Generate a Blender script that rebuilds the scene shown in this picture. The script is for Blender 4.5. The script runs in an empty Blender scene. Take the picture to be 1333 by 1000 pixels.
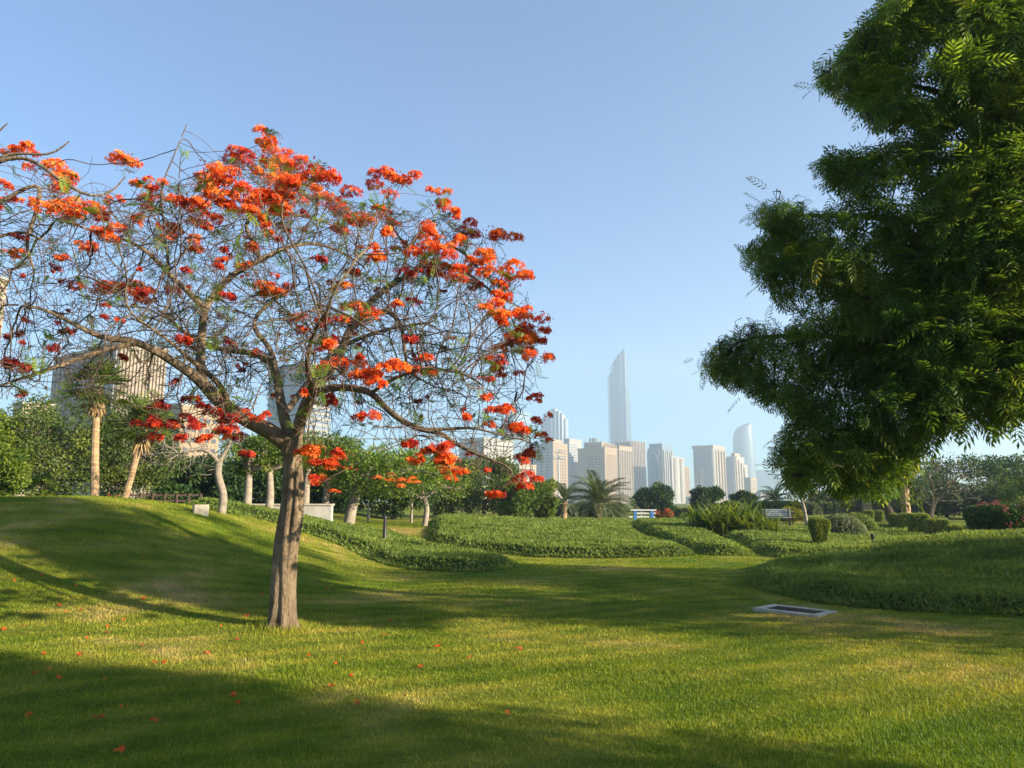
import bpy, math, random
import numpy as np
from mathutils import Vector

R = math.radians
random.seed(7)
rng = np.random.default_rng(11)
scn = bpy.context.scene
col = scn.collection

# ------------------------------------------------------------------ camera, sky, sun, exposure
F_PX = 924.0                      # focal length in photograph pixels (photo is 1333 x 1000)
PITCH = R(9.5)
CAM_H = 1.6
cam_d = bpy.data.cameras.new("camera")
cam_d.sensor_width = 36.0
cam_d.lens = 36.0 * F_PX / 1333.0
cam_d.clip_start = 0.1
cam_d.clip_end = 20000
cam = bpy.data.objects.new("camera", cam_d)
col.objects.link(cam)
cam.location = (0, 0, CAM_H)
cam.rotation_euler = (R(90) + PITCH, 0, 0)
scn.camera = cam

SUN_EL = R(17.5)
SUN_AZ = (0.925, -0.38)           # horizontal direction towards the sun
world = bpy.data.worlds.new("World")
scn.world = world
world.use_nodes = True
wn = world.node_tree.nodes
wl = world.node_tree.links
wn.clear()
sky = wn.new("ShaderNodeTexSky")
sky.sky_type = 'NISHITA'
sky.sun_disc = False
sky.sun_elevation = SUN_EL
sky.sun_rotation = math.atan2(SUN_AZ[0], SUN_AZ[1])
sky.altitude = 0
sky.air_density = 1.0
sky.dust_density = 0.35
sky.ozone_density = 2.2
bg = wn.new("ShaderNodeBackground")
bg.inputs[1].default_value = 0.064
wo = wn.new("ShaderNodeOutputWorld")
tintn = wn.new("ShaderNodeMix"); tintn.data_type = 'RGBA'; tintn.blend_type = 'MULTIPLY'
tintn.inputs[0].default_value = 1.0
tintn.inputs[7].default_value = (0.62, 0.865, 1.10, 1)          # a slightly deeper blue, as the camera recorded it
wl.new(sky.outputs[0], tintn.inputs[6])
wl.new(tintn.outputs[2], bg.inputs[0])
wl.new(bg.outputs[0], wo.inputs[0])

sun_d = bpy.data.lights.new("sun", 'SUN')
sun_d.energy = 5.0
sun_d.angle = R(0.53)
sun_d.color = (1.0, 0.85, 0.62)
sun = bpy.data.objects.new("sun", sun_d)
col.objects.link(sun)
sun_dir = Vector((SUN_AZ[0] * math.cos(SUN_EL), SUN_AZ[1] * math.cos(SUN_EL), math.sin(SUN_EL)))
sun.rotation_euler = sun_dir.to_track_quat('Z', 'Y').to_euler()
sun.location = (60, -30, 40)

scn.view_settings.view_transform = 'Standard'
scn.view_settings.look = 'None'
scn.view_settings.exposure = 1.80
scn.view_settings.gamma = 1.0
scn.cycles.max_bounces = 6
scn.cycles.diffuse_bounces = 3
scn.cycles.glossy_bounces = 2
scn.cycles.transmission_bounces = 3
scn.cycles.transparent_max_bounces = 6
scn.cycles.volume_bounces = 1

# ------------------------------------------------------------------ helpers
def S(a, b, v):
    t = np.clip((np.asarray(v, float) - a) / (b - a), 0, 1)
    return t * t * (3 - 2 * t)

def H(x, y):
    """height of the ground"""
    x = np.asarray(x, float); y = np.asarray(y, float)
    back = (0.44 + 0.22 * S(3, -3, x)) * S(0, 1, (y + 0.06 * np.minimum(x, 8) - 21 - 6 * S(6, 15, x)) / (16 + 3 * S(6, 15, x)))
    left = 1.70 * S(-2.0, -9.6, x + 0.06 * (y - 16)) * S(8.2, 16.0, y - 0.10 * (x + 8)) * (1 - 0.34 * S(16.5, 28, y))
    e = np.sqrt(((x - 14) / 9.0) ** 2 + ((y - 17.0) / 6.5) ** 2)
    right = 0.62 * S(1.0, 0.2, e)
    und = 0.035 * np.sin(x * 0.55 + 1.3) * np.sin(y * 0.48 + 0.4) + 0.012 * np.sin(x * 1.7 + y * 0.9) * np.sin(y * 1.9 - x * 0.6)
    far = S(60, 30, np.hypot(x, y))
    m = np.maximum(left, back)
    k = np.clip(1 - np.abs(left - back) / 0.35, 0, 1)
    m = m + k * k * 0.35 / 4 * np.where((left > 0.01) & (back > 0.01), 1, 0)
    return np.maximum(m, right * 1.0 + 0.0 * back) + und * far

def ray(px, py):
    dx = (px - 666.5) / F_PX
    dy = (500 - py) / F_PX
    return np.array([dx, math.cos(PITCH) - dy * math.sin(PITCH), math.sin(PITCH) + dy * math.cos(PITCH)])

def at(px, py, Y):
    r = ray(px, py)
    return np.array([0, 0, CAM_H]) + r * (Y / r[1])

def ground(px, py, far=70.0):
    r = ray(px, py)
    t = 3.0
    while t < far:
        p = np.array([0, 0, CAM_H]) + r * t
        if p[2] <= H(p[0], p[1]):
            return p
        t += 0.04
    return np.array([0, 0, CAM_H]) + r * far

def on(px, Y):
    """ground point seen in column px at depth Y"""
    x = (px - 666.5) / F_PX * Y * 1.0
    x = x / (math.cos(PITCH) + 0.165 * math.sin(PITCH))
    return np.array([x, Y, float(H(x, Y))])

def in_poly(x, y, poly):
    poly = np.asarray(poly)
    inside = np.zeros(np.shape(x), bool)
    j = len(poly) - 1
    for i in range(len(poly)):
        xi, yi = poly[i]; xj, yj = poly[j]
        c = ((yi > y) != (yj > y)) & (x < (xj - xi) * (y - yi) / (yj - yi + 1e-12) + xi)
        inside ^= c
        j = i
    return inside

def edge_dist(x, y, poly):
    poly = np.asarray(poly)
    d = np.full(np.shape(x), 1e9)
    for i in range(len(poly)):
        a = poly[i - 1]; b = poly[i]
        ab = b - a
        t = np.clip(((x - a[0]) * ab[0] + (y - a[1]) * ab[1]) / (ab @ ab + 1e-12), 0, 1)
        d = np.minimum(d, np.hypot(x - a[0] - t * ab[0], y - a[1] - t * ab[1]))
    return d

def norm(v):
    v = np.asarray(v, float)
    return v / (np.linalg.norm(v, axis=-1, keepdims=True) + 1e-12)

def rand_dirs(n, r=None):
    r = r or rng
    return norm(r.normal(size=(n, 3)))

class Geo:
    """collects faces; build() links them as ONE mesh object"""
    def __init__(self):
        self.v = []; self.f3 = []; self.f4 = []; self.m3 = []; self.m4 = []; self.t = []; self.n = 0
    def add(self, v, f, tint=0.5, mat=0):
        v = np.asarray(v, float).reshape(-1, 3)
        f = np.asarray(f, np.int64) + self.n
        self.v.append(v)
        self.t.append(np.broadcast_to(np.asarray(tint, float), (len(v),)))
        if f.shape[1] == 3:
            self.f3.append(f); self.m3.append(np.full(len(f), mat))
        else:
            self.f4.append(f); self.m4.append(np.full(len(f), mat))
        self.n += len(v)
    def box(self, x0, x1, y0, y1, z0, z1, mat=0, tint=0.5):
        v = [(x0, y0, z0), (x1, y0, z0), (x1, y1, z0), (x0, y1, z0), (x0, y0, z1), (x1, y0, z1), (x1, y1, z1), (x0, y1, z1)]
        f = [(0, 3, 2, 1), (4, 5, 6, 7), (0, 1, 5, 4), (1, 2, 6, 5), (2, 3, 7, 6), (3, 0, 4, 7)]
        self.add(v, f, tint, mat)
        return self
    def prism(self, outline, z0, z1, mat=0, tint=0.5):
        """outline in XY (counter-clockwise), z1 may be a list (sloped top)"""
        n = len(outline)
        z1 = z1 if hasattr(z1, '__len__') else [z1] * n
        v = [(x, y, z0) for x, y in outline] + [(x, y, z) for (x, y), z in zip(outline, z1)]
        self.add(v, [(i, (i + 1) % n, n + (i + 1) % n, n + i) for i in range(n)], tint, mat)
        c = self.n
        top = [(x, y, z) for (x, y), z in zip(outline, z1)]
        ctr = tuple(np.mean(np.array(top), 0))
        self.add(top + [ctr], [(i, (i + 1) % n, n) for i in range(n)], tint, mat)
        return self
    def tube(self, pts, rad, sides=6, mat=0, tint=0.5, cap=True, lobes=None, ax=None):
        pts = np.asarray(pts, float); rad = np.broadcast_to(np.asarray(rad, float), (len(pts),))
        tan = np.gradient(pts, axis=0)
        tan = norm(tan)
        mean = np.abs(tan).mean(0)
        ref = np.zeros(3); ref[int(np.argmin(mean)) if ax is None else ax] = 1.0
        nn = norm(np.cross(tan, ref)); bb = np.cross(tan, nn)
        a = np.arange(sides) / sides * 2 * math.pi
        k = np.ones((len(pts), sides)) if lobes is None else lobes
        ring = pts[:, None, :] + (rad[:, None] * k)[:, :, None] * (np.cos(a)[None, :, None] * nn[:, None, :] + np.sin(a)[None, :, None] * bb[:, None, :])
        m = len(pts)
        i = np.arange(m - 1)[:, None] * sides
        j = np.arange(sides)[None, :]
        jn = (j + 1) % sides
        f = np.stack([i + j, i + jn, i + sides + jn, i + sides + j], -1).reshape(-1, 4)
        tt = tint if np.isscalar(tint) else np.repeat(np.asarray(tint), sides)
        base = self.n
        self.add(ring.reshape(-1, 3), f, tt, mat)
        if cap:
            for r0, p, rev in ((0, pts[0], True), ((m - 1) * sides, pts[-1], False)):
                rr = ring.reshape(-1, 3)[r0:r0 + sides]
                fc = [(q, (q + 1) % sides, sides) for q in range(sides)]
                self.add(np.vstack([rr, p[None]]), fc, 0.5 if not np.isscalar(tint) else tint, mat)
        return self
    def leaves(self, P, D, N, L, W, tint, mat=0, fold=0.0):
        """kite-shaped leaves: base P, direction D, plane normal N"""
        P = np.asarray(P); D = norm(D); Sd = norm(np.cross(D, N)); Nn = np.cross(Sd, D)
        n = len(P)
        L = np.broadcast_to(np.asarray(L, float), (n,))[:, None]; W = np.broadcast_to(np.asarray(W, float), (n,))[:, None]
        a = P; b = P + D * L * 0.45 + Sd * W * 0.5 + Nn * W * fold; c = P + D * L; d = P + D * L * 0.45 - Sd * W * 0.5 + Nn * W * fold
        v = np.stack([a, b, c, d], 1).reshape(-1, 3)
        i = np.arange(n)[:, None] * 4
        self.add(v, np.hstack([i, i + 1, i + 2, i + 3]), np.repeat(np.broadcast_to(np.asarray(tint, float), (n,)), 4), mat)
        return self
    def stamp(self, tv, tf, P, M, tint, mat=0):
        """template verts tv placed at P (n,3) with frames M (n,3,3: rows are the images of the axes)"""
        n, k = len(P), len(tv)
        v = np.einsum('kj,njc->nkc', tv, M) + P[:, None, :]
        f = (np.asarray(tf)[None] + (np.arange(n) * k)[:, None, None]).reshape(-1, np.asarray(tf).shape[1])
        t = np.repeat(np.broadcast_to(np.asarray(tint, float), (n,)), k)
        self.add(v.reshape(-1, 3), f, t, mat)
    def build(self, name, mats, parent=None, smooth=False, loc=None):
        me = bpy.data.meshes.new(name)
        v = np.concatenate(self.v)
        f3 = np.concatenate(self.f3) if self.f3 else np.zeros((0, 3), np.int64)
        f4 = np.concatenate(self.f4) if self.f4 else np.zeros((0, 4), np.int64)
        mi = np.concatenate(([np.concatenate(self.m3)] if self.m3 else []) + ([np.concatenate(self.m4)] if self.m4 else []))
        if loc is not None:
            v = v - np.asarray(loc)[None]
        me.vertices.add(len(v)); me.vertices.foreach_set('co', v.astype(np.float32).ravel())
        li = np.concatenate([f3.ravel(), f4.ravel()])
        me.loops.add(len(li)); me.loops.foreach_set('vertex_index', li.astype(np.int32))
        n3, n4 = len(f3), len(f4)
        me.polygons.add(n3 + n4)
        st = np.concatenate([np.arange(n3) * 3, n3 * 3 + np.arange(n4) * 4]).astype(np.int32)
        me.polygons.foreach_set('loop_start', st)
        me.polygons.foreach_set('material_index', mi.astype(np.int32))
        if smooth:
            me.polygons.foreach_set('use_smooth', np.ones(n3 + n4, bool))
        else:
            me.polygons.foreach_set('use_smooth', np.zeros(n3 + n4, bool))
        at_ = me.attributes.new('tint', 'FLOAT', 'POINT')
        at_.data.foreach_set('value', np.concatenate(self.t).astype(np.float32))
        me.update(calc_edges=True)
        me.validate()
        for m in (mats if isinstance(mats, (list, tuple)) else [mats]):
            me.materials.append(m)
        o = bpy.data.objects.new(name, me)
        col.objects.link(o)
        if loc is not None:
            o.location = tuple(loc)
        if parent is not None:
            o.parent = parent
        return o

def tag(o, label=None, cat=None, group=None, kind=None):
    if label: o['label'] = label
    if cat: o['category'] = cat
    if group: o['group'] = group
    if kind: o['kind'] = kind
    return o

def empty(name, loc, label, cat, group=None, rz=0.0):
    o = bpy.data.objects.new(name, None)
    o.empty_display_size = 0.3
    col.objects.link(o)
    o.location = tuple(float(q) for q in loc)
    o.rotation_euler = (0, 0, rz)
    return tag(o, label, cat, group)

# ------------------------------------------------------------------ materials
def new_mat(name):
    m = bpy.data.materials.new(name)
    m.use_nodes = True
    nt = m.node_tree
    nt.nodes.clear()
    out = nt.nodes.new('ShaderNodeOutputMaterial')
    return m, nt, out

def ramp(nt, stops):
    r = nt.nodes.new('ShaderNodeValToRGB')
    e = r.color_ramp.elements
    while len(e) < len(stops):
        e.new(0.5)
    for q, (p, c) in zip(e, stops):
        q.position = p; q.color = (*c, 1)
    return r

def noise(nt, scale, detail=4, rough=0.55, coord='Object', vec=None, dist=0.0):
    tc = nt.nodes.new('ShaderNodeTexCoord')
    n = nt.nodes.new('ShaderNodeTexNoise')
    n.inputs['Scale'].default_value = scale
    n.inputs['Detail'].default_value = detail
    n.inputs['Roughness'].default_value = rough
    n.inputs['Distortion'].default_value = dist
    if vec is not None:
        mp = nt.nodes.new('ShaderNodeMapping')
        mp.inputs['Scale'].default_value = vec
        nt.links.new(tc.outputs[coord], mp.inputs['Vector'])
        nt.links.new(mp.outputs[0], n.inputs['Vector'])
    else:
        nt.links.new(tc.outputs[coord], n.inputs['Vector'])
    return n

def leaf_mat(name, stops, trans=0.35, rough=0.5, spec=0.3, tcol=None):
    """stops: colour ramp over the per-leaf tint"""
    m, nt, out = new_mat(name)
    a = nt.nodes.new('ShaderNodeAttribute'); a.attribute_name = 'tint'
    r = ramp(nt, stops)
    nt.links.new(a.outputs['Fac'], r.inputs[0])
    p = nt.nodes.new('ShaderNodeBsdfPrincipled')
    p.inputs['Roughness'].default_value = rough
    p.inputs['Specular IOR Level'].default_value = spec
    nt.links.new(r.outputs[0], p.inputs['Base Color'])
    t = nt.nodes.new('ShaderNodeBsdfTranslucent')
    mx = nt.nodes.new('ShaderNodeMix'); mx.data_type = 'RGBA'; mx.blend_type = 'MULTIPLY'
    mx.inputs[0].default_value = 1.0
    mx.inputs[7].default_value = (*(tcol or (1.5, 1.4, 0.5)), 1)
    nt.links.new(r.outputs[0], mx.inputs[6])
    nt.links.new(mx.outputs[2], t.inputs[0])
    s = nt.nodes.new('ShaderNodeMixShader'); s.inputs[0].default_value = trans
    nt.links.new(p.outputs[0], s.inputs[1]); nt.links.new(t.outputs[0], s.inputs[2])
    nt.links.new(s.outputs[0], out.inputs[0])
    return m

def rough_mat(name, c0, c1, scale=6.0, rough=0.8, bump=0.0, bscale=30.0, vec=None, spec=0.3, metal=0.0, coord='Object', detail=5):
    m, nt, out = new_mat(name)
    n = noise(nt, scale, detail, 0.6, coord, vec)
    r = ramp(nt, [(0.3, c0), (0.7, c1)])
    nt.links.new(n.outputs['Fac'], r.inputs[0])
    p = nt.nodes.new('ShaderNodeBsdfPrincipled')
    p.inputs['Roughness'].default_value = rough
    p.inputs['Specular IOR Level'].default_value = spec
    p.inputs['Metallic'].default_value = metal
    nt.links.new(r.outputs[0], p.inputs['Base Color'])
    if bump:
        b = noise(nt, bscale, 6, 0.6, coord, vec)
        bm = nt.nodes.new('ShaderNodeBump'); bm.inputs['Strength'].default_value = bump
        bm.inputs['Distance'].default_value = 0.05
        nt.links.new(b.outputs['Fac'], bm.inputs['Height'])
        nt.links.new(bm.outputs[0], p.inputs['Normal'])
    nt.links.new(p.outputs[0], out.inputs[0])
    return m

def lawn_colour(nt, strength):
    """patchy lawn colour: fresh green, yellowed and worn patches, faint mowing lines"""
    n1 = noise(nt, 0.32, 5, 0.62, dist=0.4)
    r1 = ramp(nt, [(0.31, (0.080, 0.155, 0.012)), (0.45, (0.145, 0.200, 0.016)), (0.56, (0.235, 0.255, 0.036)), (0.66, (0.42, 0.335, 0.125))])
    nt.links.new(n1.outputs['Fac'], r1.inputs[0])
    n2 = noise(nt, 2.6, 6, 0.7, vec=(0.35, 1.0, 1.0))
    r2 = ramp(nt, [(0.35, (0.72, 0.78, 0.7)), (0.65, (1.22, 1.14, 1.15))])
    nt.links.new(n2.outputs['Fac'], r2.inputs[0])
    mx = nt.nodes.new('ShaderNodeMix'); mx.data_type = 'RGBA'; mx.blend_type = 'MULTIPLY'; mx.inputs[0].default_value = 1.0
    nt.links.new(r1.outputs[0], mx.inputs[6]); nt.links.new(r2.outputs[0], mx.inputs[7])
    tc = nt.nodes.new('ShaderNodeTexCoord')
    mp = nt.nodes.new('ShaderNodeMapping'); mp.inputs['Rotation'].default_value = (0, 0, R(62))
    nt.links.new(tc.outputs['Object'], mp.inputs[0])
    w = nt.nodes.new('ShaderNodeTexWave'); w.inputs['Scale'].default_value = 0.55; w.inputs['Distortion'].default_value = 1.2
    w.inputs['Detail'].default_value = 1.0; w.inputs['Detail Scale'].default_value = 0.5
    nt.links.new(mp.outputs[0], w.inputs['Vector'])
    r3 = ramp(nt, [(0.25, (0.82, 0.88, 0.88)), (0.75, (1.16, 1.08, 1.08))])
    nt.links.new(w.outputs['Fac'], r3.inputs[0])
    m2 = nt.nodes.new('ShaderNodeMix'); m2.data_type = 'RGBA'; m2.blend_type = 'MULTIPLY'; m2.inputs[0].default_value = strength
    nt.links.new(mx.outputs[2], m2.inputs[6]); nt.links.new(r3.outputs[0], m2.inputs[7])
    return m2

def make_lawn_mat():
    m, nt, out = new_mat('lawn_soil')
    c = lawn_colour(nt, 0.8)
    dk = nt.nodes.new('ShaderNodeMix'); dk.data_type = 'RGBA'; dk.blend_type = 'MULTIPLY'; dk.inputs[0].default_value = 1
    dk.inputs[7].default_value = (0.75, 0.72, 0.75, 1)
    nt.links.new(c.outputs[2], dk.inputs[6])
    p = nt.nodes.new('ShaderNodeBsdfPrincipled'); p.inputs['Roughness'].default_value = 0.95
    p.inputs['Specular IOR Level'].default_value = 0.05
    nt.links.new(dk.outputs[2], p.inputs['Base Color'])
    b = noise(nt, 26, 5, 0.7)
    bm = nt.nodes.new('ShaderNodeBump'); bm.inputs['Strength'].default_value = 0.7; bm.inputs['Distance'].default_value = 0.03
    nt.links.new(b.outputs['Fac'], bm.inputs['Height']); nt.links.new(bm.outputs[0], p.inputs['Normal'])
    nt.links.new(p.outputs[0], out.inputs[0])
    return m

def make_blade_mat():
    m, nt, out = new_mat('grass_blade')
    c = lawn_colour(nt, 0.8)
    a = nt.nodes.new('ShaderNodeAttribute'); a.attribute_name = 'tint'
    r = ramp(nt, [(0.0, (0.65, 0.75, 0.6)), (0.7, (1.15, 1.15, 1.0)), (0.93, (1.35, 1.25, 1.1)), (1.0, (2.4, 1.75, 2.2))])
    nt.links.new(a.outputs['Fac'], r.inputs[0])
    mx = nt.nodes.new('ShaderNodeMix'); mx.data_type = 'RGBA'; mx.blend_type = 'MULTIPLY'; mx.inputs[0].default_value = 1
    nt.links.new(c.outputs[2], mx.inputs[6]); nt.links.new(r.outputs[0], mx.inputs[7])
    p = nt.nodes.new('ShaderNodeBsdfPrincipled'); p.inputs['Roughness'].default_value = 0.55
    p.inputs['Specular IOR Level'].default_value = 0.2
    nt.links.new(mx.outputs[2], p.inputs['Base Color'])
    t = nt.nodes.new('ShaderNodeBsdfTranslucent')
    m3 = nt.nodes.new('ShaderNodeMix'); m3.data_type = 'RGBA'; m3.blend_type = 'MULTIPLY'; m3.inputs[0].default_value = 1
    m3.inputs[7].default_value = (1.5, 1.35, 0.6, 1)
    nt.links.new(mx.outputs[2], m3.inputs[6]); nt.links.new(m3.outputs[2], t.inputs[0])
    s = nt.nodes.new('ShaderNodeMixShader'); s.inputs[0].default_value = 0.35
    nt.links.new(p.outputs[0], s.inputs[1]); nt.links.new(t.outputs[0], s.inputs[2])
    nt.links.new(s.outputs[0], out.inputs[0])
    return m

M = {}
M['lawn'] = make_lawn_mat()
M['blade'] = make_blade_mat()
M['cover'] = leaf_mat('ground_cover_leaf', [(0.0, (0.045, 0.080, 0.014)), (0.55, (0.130, 0.185, 0.036)), (1.0, (0.250, 0.300, 0.075))], 0.35, 0.6, 0.12)
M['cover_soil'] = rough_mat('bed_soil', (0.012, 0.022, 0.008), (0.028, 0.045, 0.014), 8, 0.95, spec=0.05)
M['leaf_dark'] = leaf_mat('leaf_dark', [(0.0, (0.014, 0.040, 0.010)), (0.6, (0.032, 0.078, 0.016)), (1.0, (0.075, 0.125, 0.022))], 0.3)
M['leaf_mid'] = leaf_mat('leaf_mid', [(0.0, (0.030, 0.056, 0.012)), (0.6, (0.085, 0.128, 0.022)), (1.0, (0.19, 0.215, 0.036))], 0.35)
M['leaf_lime'] = leaf_mat('leaf_lime', [(0.0, (0.050, 0.095, 0.010)), (0.6, (0.120, 0.180, 0.018)), (1.0, (0.220, 0.250, 0.030))], 0.4)
M['leaf_yellow'] = leaf_mat('leaf_yellow', [(0.0, (0.12, 0.13, 0.012)), (0.6, (0.26, 0.24, 0.02)), (1.0, (0.40, 0.32, 0.03))], 0.35)
M['leaf_grey'] = leaf_mat('leaf_grey', [(0.0, (0.045, 0.068, 0.028)), (0.6, (0.10, 0.135, 0.055)), (1.0, (0.18, 0.20, 0.09))], 0.3)
M['leaf_orange'] = leaf_mat('leaf_orange', [(0.0, (0.10, 0.09, 0.02)), (0.5, (0.32, 0.09, 0.02)), (1.0, (0.50, 0.12, 0.03))], 0.3, tcol=(1.2, 0.8, 0.4))
M['leaf_neem'] = leaf_mat('leaf_neem', [(0.0, (0.045, 0.105, 0.018)), (0.50, (0.110, 0.185, 0.028)), (0.85, (0.185, 0.245, 0.042)), (1.0, (0.28, 0.28, 0.05))], 0.58, 0.45, 0.25)
M['leaf_flame'] = leaf_mat('leaf_flame', [(0.0, (0.05, 0.10, 0.012)), (0.6, (0.11, 0.19, 0.02)), (1.0, (0.20, 0.27, 0.03))], 0.4)
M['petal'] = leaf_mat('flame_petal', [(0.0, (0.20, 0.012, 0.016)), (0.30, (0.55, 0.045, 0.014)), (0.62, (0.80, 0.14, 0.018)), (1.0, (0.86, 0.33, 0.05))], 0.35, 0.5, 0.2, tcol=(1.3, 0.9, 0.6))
M['petal_pink'] = leaf_mat('pink_petal', [(0.0, (0.20, 0.035, 0.04)), (1.0, (0.42, 0.13, 0.12))], 0.3, tcol=(1.2, 0.8, 0.8))
M['bark_flame'] = rough_mat('bark_flame', (0.088, 0.063, 0.041), (0.25, 0.19, 0.125), 9, 0.9, 1.0, 30, (1, 1, 0.4), 0.12, detail=8)
M['bark_twig'] = rough_mat('bark_twig', (0.055, 0.038, 0.028), (0.14, 0.10, 0.072), 7, 0.85, spec=0.2)
M['bark_dark'] = rough_mat('bark_dark', (0.032, 0.025, 0.019), (0.085, 0.065, 0.048), 6, 0.9, 0.5, 20, (1, 1, 0.3), 0.2)  # darkened a little so the colour carries the shade on the forked trunks
M['bark_pale'] = rough_mat('bark_pale', (0.18, 0.15, 0.115), (0.34, 0.29, 0.23), 5, 0.85, 0.4, 16, (1, 1, 2.0), 0.2)
M['bark_palm'] = rough_mat('bark_palm', (0.20, 0.13, 0.075), (0.42, 0.29, 0.17), 3.5, 0.9, 0.6, 9, (0.6, 0.6, 4.0), 0.2)
M['bark_grey'] = rough_mat('bark_grey', (0.15, 0.125, 0.098), (0.28, 0.24, 0.195), 8, 0.9, spec=0.15)
M['thatch'] = leaf_mat('dry_palm_thatch', [(0.0, (0.20, 0.13, 0.06)), (1.0, (0.42, 0.29, 0.14))], 0.15)
M['concrete'] = rough_mat('concrete', (0.36, 0.31, 0.24), (0.60, 0.53, 0.43), 5, 0.9, 0.4, 40)
M['concrete_white'] = rough_mat('painted_concrete', (0.36, 0.34, 0.30), (0.50, 0.48, 0.43), 3, 0.85, 0.2, 30)
M['rust'] = rough_mat('rusty_grating', (0.022, 0.015, 0.012), (0.085, 0.05, 0.035), 9, 0.8, 0.5, 50)
M['black'] = rough_mat('black_paint', (0.010, 0.010, 0.010), (0.022, 0.021, 0.020), 6, 0.45, spec=0.5)
M['glass_lamp'] = rough_mat('frosted_lens', (0.05, 0.05, 0.05), (0.09, 0.09, 0.09), 6, 0.35, spec=0.5)
M['blue'] = rough_mat('blue_paint', (0.03, 0.13, 0.36), (0.05, 0.18, 0.45), 6, 0.5)
M['white'] = rough_mat('white_paint', (0.40, 0.41, 0.41), (0.52, 0.53, 0.53), 6, 0.55)
M['brown_metal'] = rough_mat('brown_metal', (0.07, 0.045, 0.035), (0.14, 0.09, 0.07), 6, 0.6)
M['grey_metal'] = rough_mat('grey_metal', (0.32, 0.33, 0.34), (0.44, 0.45, 0.46), 4, 0.45, metal=0.4)
M['paving'] = rough_mat('paving', (0.32, 0.29, 0.25), (0.46, 0.42, 0.36), 2, 0.9)

def wall_mat(name, c, var=0.08, rough=0.75, spec=0.3):
    c0 = tuple(q * (1 - var) for q in c); c1 = tuple(min(0.85, q * (1 + var)) for q in c)
    return rough_mat(name, c0, c1, 0.08, rough, spec=spec, detail=6, vec=(1, 1, 0.4))

M['w_beige'] = wall_mat('wall_beige', (0.31, 0.225, 0.145))
M['w_cream'] = wall_mat('wall_cream', (0.35, 0.275, 0.195))
M['w_white'] = wall_mat('wall_white', (0.34, 0.325, 0.295))
M['w_pink'] = wall_mat('wall_pink', (0.30, 0.235, 0.20))
M['w_grey'] = wall_mat('wall_grey', (0.28, 0.275, 0.27))
M['w_bluegrey'] = wall_mat('wall_bluegrey', (0.17, 0.22, 0.29), rough=0.35, spec=0.5)
M['w_glass'] = wall_mat('tower_glass', (0.12, 0.18, 0.245), 0.05, 0.25, 0.6)
M['w_glass_pale'] = wall_mat('tower_glass_pale', (0.19, 0.26, 0.32), 0.04, 0.3, 0.6)
M['win'] = rough_mat('window_glass', (0.04, 0.05, 0.07), (0.08, 0.10, 0.125), 0.3, 0.2, spec=0.6)
M['win_blue'] = rough_mat('window_glass_blue', (0.12, 0.17, 0.24), (0.18, 0.24, 0.32), 0.3, 0.2, spec=0.6)
M['win_warm'] = rough_mat('window_shade_brown', (0.055, 0.042, 0.036), (0.095, 0.072, 0.06), 0.3, 0.4, spec=0.5)

# ------------------------------------------------------------------ ground
def axis(lo, hi, d, far, g=1.22):
    mid = np.arange(lo, hi + d * 0.5, d)
    out = []; s = d; p = mid[-1]
    while p < far:
        s *= g; p += s; out.append(p)
    lo_ = []; s = d; p = mid[0]
    while p > -far:
        s *= g; p -= s; lo_.append(p)
    return np.concatenate([lo_[::-1], mid, out])

gx = axis(-24, 26, 0.25, 5200); gy = axis(-6, 44, 0.25, 5200)
GX, GY = np.meshgrid(gx, gy)
gr = Geo()
nx, ny = len(gx), len(gy)
ii = np.arange(nx - 1)[None, :]; jj = np.arange(ny - 1)[:, None] * nx
gr.add(np.stack([GX, GY, H(GX, GY)], -1).reshape(-1, 3), np.stack([jj + ii, jj + ii + 1, jj + ii + 1 + nx, jj + ii + nx], -1).reshape(-1, 4))
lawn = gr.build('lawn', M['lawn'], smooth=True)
tag(lawn, kind='structure')

# planting beds: outlines on the ground (front edges found on the slope, backs behind the crest)
def outline(pix, extra=()):
    return np.array([ground(*p)[:2] for p in pix] + list(extra), float)

BEDS = {}
def smooth_poly(p, n=6):
    p = np.asarray(p); m = len(p); out = []
    for i in range(m):
        p0, p1, p2, p3 = p[i - 1], p[i], p[(i + 1) % m], p[(i + 2) % m]
        for k in range(n):
            t = k / n
            out.append(0.5 * ((2 * p1) + (-p0 + p2) * t + (2 * p0 - 5 * p1 + 4 * p2 - p3) * t * t + (-p0 + 3 * p1 - 3 * p2 + p3) * t ** 3))
    return np.array(out)
BEDS['left'] = np.array([ground(296, 668)[:2], ground(335, 676)[:2], ground(400, 695)[:2], ground(450, 714)[:2], ground(500, 735)[:2], ground(560, 744)[:2], ground(620, 745)[:2],
                         (0.15, 18.4), (-0.5, 20.6), (-1.7, 22.8), (-3.0, 24.6), (-4.2, 27.5), (-6.0, 28.5), (-9.5, 26), (-9.6, 21.0)])
BEDS['mid'] = np.array([(-3.1, 27), (-2.0, 24.8), (0, 22.9), (1.25, 21.9), (3.6, 21.4), (5.6, 22.2), (5.35, 27), (5.45, 33), (5.9, 38), (0, 38.5), (-3.8, 38), (-3.5, 32)])
BEDS['mid_right'] = np.array([(5.85, 22.2), (7.35, 22.2), (8.2, 28), (8.75, 34), (9.2, 38.5), (6.3, 38.5), (5.8, 33), (5.7, 27)])
BEDS['far_right'] = np.array([(7.65, 22.2), (8.4, 20.9), (12, 21.6), (16, 22.2), (22, 23), (25, 30), (22, 36.5), (17, 37.2), (13, 35), (9.6, 38.5), (9.1, 34), (8.55, 28)])
BEDS['right'] = np.array([(5.42, 16.7), (4.73, 14.2), (4.85, 12.1), (5.5, 11.1), (7.2, 10.35), (9, 10.1), (12, 10.2), (17, 11), (20, 14), (19, 18.5), (14, 20), (9, 19.3), (6.7, 18.3)])
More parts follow.
